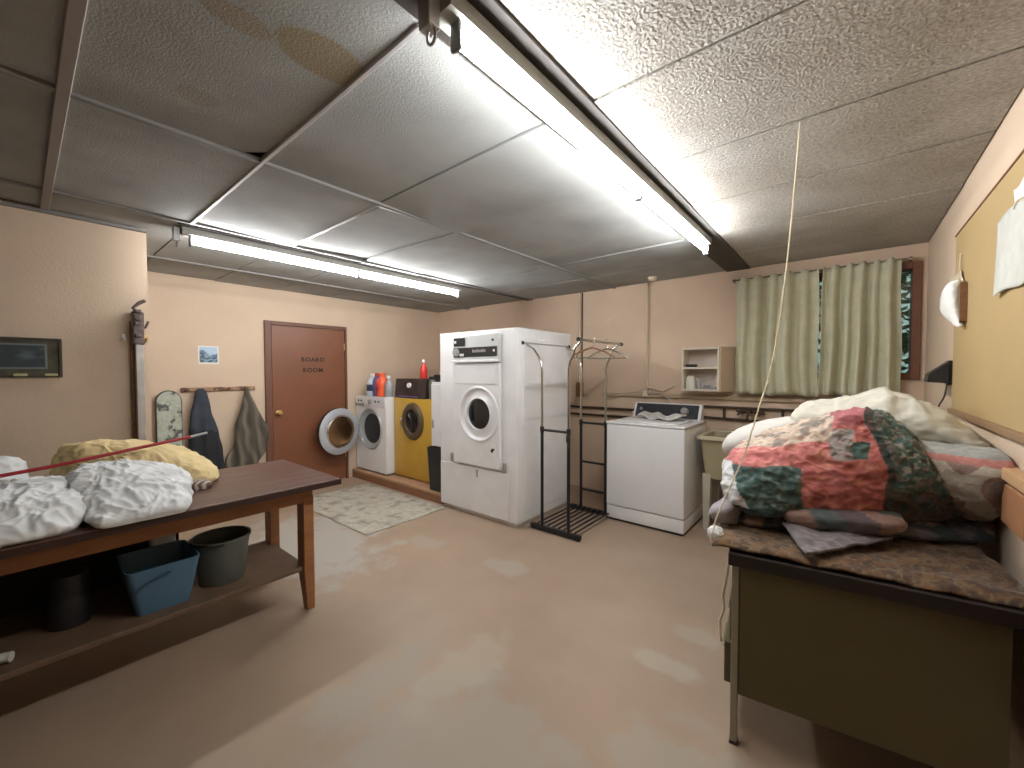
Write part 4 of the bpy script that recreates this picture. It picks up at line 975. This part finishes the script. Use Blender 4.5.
for yy in (.03, DL - .46):
    bm = B(); bx(bm, .03, DW - .08, yy, yy + .42, .20, .703); obj('pedestal', bm, DESKG, dk, **L_)
    for k, (z0_, z1_, op) in enumerate(((.55, .70, 0), (.385, .54, .012), (.21, .375, .03))):
        o_ = op if yy < .1 else 0
        bm = B(); bx(bm, .004 - o_, .028 - o_ * .0, yy + .01, yy + .41, z0_, z1_, .003, 1); dw = obj('drawer', bm, DESKG, dk, **L_)
        bm = B(); bx(bm, -.012 - o_, .003 - o_, yy + .12, yy + .30, (z0_ + z1_) / 2 - .008, (z0_ + z1_) / 2 + .008, .003, 1); obj('handle', bm, CHROME, dw, **L_)
P5 = [catmull([[-.352, 1.775, .70], [-.362, 1.77, .62], [-.375, 1.78, .55], [-.37, 1.78, .50], [-.385, 1.785, .44], [-.38, 1.785, .36]], k / 30) for k in range(31)]
pipe('frayed_string', [P5], [.003 + .003 * abs(sin(k * 1.7)) for k in range(31)], 'frayed white string dangling from the left edge of the desk', STRING, 'string')

# ------------------------------------------------------------------ bedding on the desk
ZD = .7565
RXM = RX - .012
def c_bed(co):
    a = nz(co, 22) + .5 * nz(co, 60); b = nz(co, 40, (4, 2, 1)); r = ridge(co, 30, (3, 3, 3))
    base = Vector((.06, .027, .012)).lerp(Vector((.155, .08, .03)), max(0, min(1, .5 + a * 1.5)))
    if r > .86: base = Vector((.15, .11, .06))
    if b < -.30: base = Vector((.05, .03, .02))
    return base
def c_dark(co):
    a = nz(co, 8, (7, 0, 0)); b = nz(co, 30, (1, 5, 0))
    if a > .20: return Vector((.24, .155, .13)) * (1 + .4 * b)
    if a < -.15: return Vector((.10, .085, .095)) * (1 + .4 * b)
    return Vector((.03, .042, .046)) * (1 + .5 * b)
TEAL = Vector((.060, .115, .105)); PINK = Vector((.50, .155, .145)); CRM = Vector((.54, .44, .35)); GRY = Vector((.30, .27, .255)); WHI = Vector((.66, .66, .66)); SHADE_BRN = Vector((.075, .055, .05))
def c_main(co):
    x, z, y = co.x + .016 * nz(co, 11), co.z + .012 * nz(co, 11, (5, 5, 5)), co.y
    m = nz(co, 28); sp = nz(co, 60, (2, 2, 2)); fl = nz(co, 24, (3, 1, 4))
    tealm = TEAL.lerp(Vector((.17, .22, .20)), max(0, min(1, sp * 2.2)))
    greym = GRY if fl > -.05 else Vector((.15, .14, .13))
    pinkm = PINK.lerp(Vector((.60, .27, .22)), max(0, min(1, m * 1.6)))
    crm = CRM if fl > -.10 else (Vector((.24, .21, .17)) if fl < -.22 else Vector((.46, .30, .24)))
    edge = .10 + .40 * max(0, min(.15, 1.24 - z))      # slanting seam towards the wall side
    if z < .882: c = TEAL * .5 if x < -.05 else SHADE_BRN
    elif x < -.385 + .45 * max(0, 1.04 - z) and z < 1.05: c = WHI
    elif x < -.145 + .10 * (1.05 - z) and z < 1.045 + .06 * (x + .38): c = tealm
    elif x < -.27 and z < 1.095: c = pinkm
    elif x < -.055 and z > 1.105 + .20 * (x + .36): c = crm
    elif x > edge and z > 1.035: c = tealm if sp < .2 else greym
    elif x > edge - .02 and z > .985: c = tealm if fl > 0 else greym
    elif x > edge - .045: c = SHADE_BRN if m > -.1 else TEAL * .6  # lower right of the quilt: shadow painted in as dark brown
    elif .022 < x < .068 and 1.105 < z < 1.17: c = TEAL * 1.2
    elif -.055 < x < .022 and 1.10 < z < 1.22: c = greym if sp > -.3 else Vector((.42, .22, .2))
    elif z > 1.235: c = Vector((.38, .12, .13))
    else: c = pinkm
    return c * (1 + .30 * m)
def c_pais(co):
    q = Vector((co.x * 1.0, co.y * .6, co.z)); d = (Vector((nz(co, 5), nz(co, 5, (9, 0, 0)), nz(co, 5, (0, 9, 0)))) * .10)
    q += d; s = sin(120 * (Vector((q.x - .36, (q.y - 2.1) * .6, q.z - 1.05))).length); a = nz(co, 9, (9, 9, 1))
    if co.z > 1.135: return Vector((.29, .29, .27)) * (1 + .3 * a)
    if co.z > 1.11: return Vector((.46, .19, .165)) * (1 + .3 * a)
    if s > .72: return Vector((.50, .45, .37))
    if s > .1: return Vector((.30, .20, .165)) * (1 + .4 * a)
    return Vector((.20, .165, .14)) * (1 + .4 * a) * (1 if co.z > .95 else .6)
def bedf(u, v):
    x = -.405 + .845 * u; y = 1.722 + .12 * u + 1.38 * v
    x -= .14 * v
    h = ZD + .020 + .010 * nz((x, y, 0), 7) + .008 * ridge((x, y, 1), 9)
    e = min(1, min(u, v * 2) / .05)
    return Vector((x, y, h - .012 * (1 - e) ** 2))
bm = grid(bedf, 170, 170, .008, c_bed)
for v in bm.verts: v.co.x = min(v.co.x, RXM); v.co.z = max(v.co.z, ZD)
tag(obj('bedspread', bm, QUILT, smooth='all'), 'gold and brown patterned bedspread lying flat over the desk, bottom of the pile', 'bedspread')
fb = lump('folded_blanket', [(.786, [(-.37, 1.95), (.44, 2.36), (.44, 2.62), (-.42, 2.6)], 6), (.805, [(-.39, 1.92), (.45, 2.32), (.44, 2.64), (-.44, 2.62)], 6), (.83, [(-.38, 1.94), (.45, 2.34), (.44, 2.64), (-.42, 2.62)], 6), (.850, [(-.36, 1.97), (.44, 2.40), (.44, 2.60), (-.38, 2.6)], 6), (.855, [(-.2, 2.2), (.2, 2.4), (.2, 2.5), (-.2, 2.5)], 4)],
     QUILT, 'dark thin patterned blanket between the gold bedspread and the patchwork quilt', 'blanket', .010, 9, 4, 220, 40, color=c_dark, xmax=RXM)
# front roll and turned-over corner of the dark blanket
def flap(u, v):
    a, b, c = Vector((-.20, 1.99, .822)), Vector((.14, 2.10, .812)), Vector((-.105, 1.75, .800))
    p = a.lerp(b, u).lerp(c, v)
    return p + Vector((0, 0, .008 * nz(p, 12) + .006 * sin(12 * u) * (1 - v)))
obj('turned_corner', grid(flap, 50, 50, .010, lambda co: Vector((.17, .15, .155)) * (1 + .5 * nz(co, 40))), QUILT, fb, smooth='all')
rb = lump('rolled_edge', [(.83, [(-.19, 1.96), (.16, 2.09), (.16, 2.22), (-.19, 2.16)], 4), (.85, [(-.20, 1.95), (.175, 2.08), (.17, 2.22), (-.2, 2.16)], 4), (.875, [(-.20, 1.95), (.175, 2.08), (.17, 2.22), (-.2, 2.16)], 4), (.893, [(-.17, 1.98), (.15, 2.11), (.15, 2.2), (-.18, 2.14)], 3), (.895, [(-.1, 2.04), (.08, 2.12), (.08, 2.15), (-.1, 2.1)], 3)],
     QUILT, 'x', 'x', .008, 10, 7, 120, 30, color=lambda c: Vector((.30, .19, .16)) if nz(c, 9, (3, 3, 3)) > .05 else (Vector((.10, .13, .135)) if nz(c, 7) > -.15 else Vector((.13, .10, .11))))
for k_ in ('label', 'category'): del rb[k_]
rb.parent = fb
lump('patchwork_quilt', [(.868, [(-.36, 1.885), (.40, 2.38), (.40, 2.66), (-.40, 2.5)], 5), (.90, [(-.405, 1.85), (.40, 2.35), (.40, 2.68), (-.45, 2.5)], 4.5), (.96, [(-.42, 1.86), (.36, 2.27), (.36, 2.66), (-.46, 2.5)], 4), (1.03, [(-.415, 1.90), (.30, 2.20), (.30, 2.6), (-.45, 2.5)], 4),
     (1.08, [(-.385, 1.97), (.26, 2.16), (.27, 2.55), (-.40, 2.5)], 3.6), (1.13, [(-.28, 2.04), (.23, 2.15), (.24, 2.52), (-.36, 2.46)], 3.2), (1.185, [(-.17, 2.10), (.19, 2.17), (.20, 2.48), (-.24, 2.42)], 3), (1.23, [(-.07, 2.13), (.145, 2.19), (.15, 2.42), (-.10, 2.38)], 2.8),
     (1.268, [(-.01, 2.15), (.10, 2.2), (.11, 2.35), (0, 2.32)], 2.5), (1.277, [(.03, 2.2), (.07, 2.22), (.07, 2.28), (.04, 2.27)], 2.2)],
     QUILT, 'bulky folded patchwork quilt in pink and teal on top of the desk pile', 'quilt', .014, 7, 8, 420, 190, color=c_main, xmax=RXM,
     base=lambda p: .010 * nz(p, 16) + .0075 * ridge(p, 24, (1, 1, 1)) + .004 * ridge(p, 44, (2, 1, 1)))
lump('duvet', [(.80, [(-.20, 2.66), (.44, 2.68), (.44, 3.02), (-.22, 3.0)], 5), (.95, [(-.22, 2.64), (.44, 2.64), (.44, 3.04), (-.24, 3.02)], 4.5), (1.10, [(-.22, 2.55), (.44, 2.42), (.44, 3.02), (-.24, 3.0)], 4), (1.2, [(-.23, 2.52), (.45, 2.34), (.45, 2.98), (-.24, 2.9)], 4.5), (1.27, [(-.22, 2.55), (.44, 2.38), (.44, 2.85), (-.22, 2.85)], 4), (1.30, [(-.15, 2.62), (.38, 2.5), (.38, 2.75), (-.15, 2.78)], 3), (1.302, [(0, 2.66), (.2, 2.64), (.2, 2.7), (0, 2.7)], 2.5)],
     OFFW, 'white duvet heaped behind the patchwork quilt, below the curtains', 'duvet', .020, 7, 6, 240, 100, xmax=RXM, sharp=True,
     warp=prof([(-.25, 1.255), (-.17, 1.275), (-.06, 1.29), (.05, 1.32), (.135, 1.36), (.165, 1.335), (.22, 1.325), (.31, 1.27), (.45, 1.14)], 1.10, 1.30))
lump('pillow', [(.95, [(-.46, 2.53), (-.22, 2.60), (-.20, 2.78), (-.46, 2.76)], 3), (1.0, [(-.54, 2.50), (-.21, 2.52), (-.18, 2.82), (-.54, 2.80)], 3), (1.06, [(-.55, 2.47), (-.19, 2.48), (-.17, 2.82), (-.54, 2.80)], 3), (1.11, [(-.50, 2.50), (-.20, 2.50), (-.18, 2.78), (-.50, 2.76)], 3), (1.135, [(-.42, 2.56), (-.26, 2.56), (-.26, 2.7), (-.42, 2.7)], 2.4), (1.137, [(-.36, 2.6), (-.3, 2.6), (-.3, 2.66), (-.36, 2.66)], 2.2)],
     PILW, 'plump white pillow at the left back of the pile, beside the laundry sink', 'pillow', .010, 5, 3, 120, 60, warp=lambda c: Vector((c.x, c.y, c.z + .03 + .30 * (c.x + .36))), xmax=RXM)
lump('blanket', [(.858, [(.17, 2.42), (.44, 2.40), (.44, 2.62), (.17, 2.62)], 4), (.90, [(.18, 2.36), (.45, 2.30), (.45, 2.6), (.18, 2.62)], 4.5), (1.0, [(.16, 2.30), (.455, 2.18), (.455, 2.56), (.16, 2.6)], 4.5), (1.08, [(.16, 2.28), (.455, 2.14), (.455, 2.45), (.16, 2.5)], 4), (1.13, [(.17, 2.28), (.45, 2.16), (.45, 2.40), (.17, 2.45)], 4), (1.155, [(.2, 2.32), (.42, 2.22), (.42, 2.34), (.2, 2.4)], 3), (1.158, [(.25, 2.34), (.35, 2.28), (.35, 2.3), (.25, 2.36)], 2.5)],
     QUILT, 'swirl-patterned pink and grey blanket folded at the right side of the pile by the wall', 'blanket', .010, 7, 2, 240, 110, color=c_pais, xmax=RXM)
lump('padded_corner', [(.79, -.40, 2.0, .03, .06, 2.5, -.2), (.82, -.415, 2.0, .05, .09, 2.5, -.2), (.86, -.40, 2.0, .045, .09, 2.5, -.2), (.895, -.375, 2.02, .02, .05, 2.3, 0)],
     mat('grey_padding', (.30, .28, .29), .9, bump=.4, bs=60), 'grey padded cloth corner sticking out at the left under the patchwork quilt', 'cloth', .008, 9, 2, 60, 30)
lump('white_cloth', [(.758, -.405, 1.83, .014, .02, 2.3, 0), (.77, -.415, 1.83, .022, .03, 2.3, 0), (.792, -.415, 1.83, .020, .03, 2.3, 0), (.802, -.41, 1.83, .006, .01, 2.3, 0)],
     SHEET, 'small tuft of white cloth at the left corner of the desk', 'cloth', .012, 26, 2, 60, 30, sharp=True)

# ------------------------------------------------------------------ right wall: board, papers, ledge
bd2 = thing('notice_board', 'large tan notice board fixed to the right-hand wall', 'board', (RX, 2.2, 1.24))
bm = B(); bx(bm, RX - .014, RX - .001, .2, 3.31, 1.245, 2.19); obj('panel', bm, BOARDM, bd2)
bm = B(); bx(bm, RX - .028, RX - .001, .2, 3.33, 1.215, 1.2445, .003, 1); obj('lower_rail', bm, mat('rail_brown', (.28, .17, .09), .5), bd2)
bm = B(); bx(bm, RX - .018, RX - .001, .2, 3.33, 2.1905, 2.20, .002, 1); obj('upper_rail', bm, WOODD, bd2)
def sheetx(x, y0, y1, z0, z1, amp, sd, nm, m, lab, cat, skew=0.0):
    def f(u, v):
        yy = y0 + (y1 - y0) * u + skew * v; zz = z0 + (z1 - z0) * v
        return Vector((x - amp * (.5 + .5 * sin(7 * u + sd + 3 * v)) * (1 - .6 * v) - .004, yy, zz + .006 * sin(9 * u + sd)))
    return tag(obj(nm, grid(f, 30, 30, .002), m, smooth='all'), lab, cat)
sheetx(RX - .018, 1.92, 2.42, 1.74, 2.025, .008, 1, 'plastic_sleeve', SLEEVE, 'cloudy plastic sleeve with papers pinned on the tan board', 'sleeve', .02)
sheetx(RX - .04, 1.90, 2.11, 1.985, 2.05, .012, 3, 'paper_stack', PAPER, 'curled white papers pinned above the plastic sleeve', 'paper')
sheetx(RX - .012, 3.05, 3.34, 1.90, 1.97, .012, 5, 'paper_strip', mat('strip_paper', (.62, .54, .42), .7), 'narrow beige paper strip hanging at the far corner of the tan board', 'paper', .05)
cp_ = thing('cloth_hat', 'limp white cloth hat with dark band, at the far edge of the tan board', 'hat', (RX, 3.1, 1.8))
bm = loft([(1.672, .425, 3.00, .010, .02, 2.2, 0), (1.70, .422, 3.05, .014, .045, 2.2, 0), (1.75, .415, 3.13, .022, .10, 2.4, 0), (1.80, .41, 3.17, .026, .13, 2.6, 0), (1.87, .41, 3.14, .026, .11, 2.8, 0), (1.90, .415, 3.11, .022, .09, 3, 0), (1.907, .42, 3.10, .01, .04, 2.2, 0)], 90, 50, lambda p: .007 * crease(p, 16, 2))
obj('crown', bm, PAPER, cp_, smooth='all')
bm = B(); prism(bm, [(2.975, 1.70), (2.995, 1.69), (3.01, 1.885), (2.99, 1.89)], 0, RX - .04, RX - .016); obj('band', bm, WOODD, cp_)
bm = B(); tube(bm, [(RX - .03, 3.10, 1.91), (RX - .02, 3.14, 2.06)], .003, 6); obj('loop', bm, CONDM, cp_)
lm = thing('wall_lamp', 'small black wedge-shaped lamp on the right wall below the white cap', 'lamp', (RX, 3.5, 1.45))
bm = B(); prism(bm, [(RX - .02, 1.50), (RX - .10, 1.43), (RX - .105, 1.385), (RX - .02, 1.38)], 1, 3.38, 3.52); obj('shade', bm, BLACK, lm)
bm = B(); bx(bm, RX - .02, RX - .001, 3.40, 3.50, 1.37, 1.51, .003, 1); obj('wall_plate', bm, BLACK, lm)
bm = B(); tube(bm, [catmull([[RX - .02, 3.42, 1.375], [RX - .03, 3.42, 1.30], [RX - .05, 3.46, 1.22], [RX - .03, 3.5, 1.12]], k / 16) for k in range(17)], .004, 8); obj('cable', bm, BLACK, lm, smooth=True)

wr_ = thing('wooden_wall_rack', 'brown wooden rail and post fixed to the right wall above the desk', 'wooden rack', (RX, 2.2, .4))
bm = B(); bx(bm, RX - .045, RX - .001, .6, 2.62, 1.075, 1.115, .005, 2); obj('rail', bm, WOODL, wr_)
bm = B(); bx(bm, RX - .036, RX - .0015, 1.96, 2.20, .92, 1.06, .004, 1); obj('block', bm, mat('block_wood', (.36, .17, .08), .5, var=.1), wr_)
bm = B(); bx(bm, RX - .012, RX - .001, .6, 2.0, .42, 1.074); obj('panel', bm, mat('panel_brown', (.16, .09, .055), .6, var=.1), wr_)
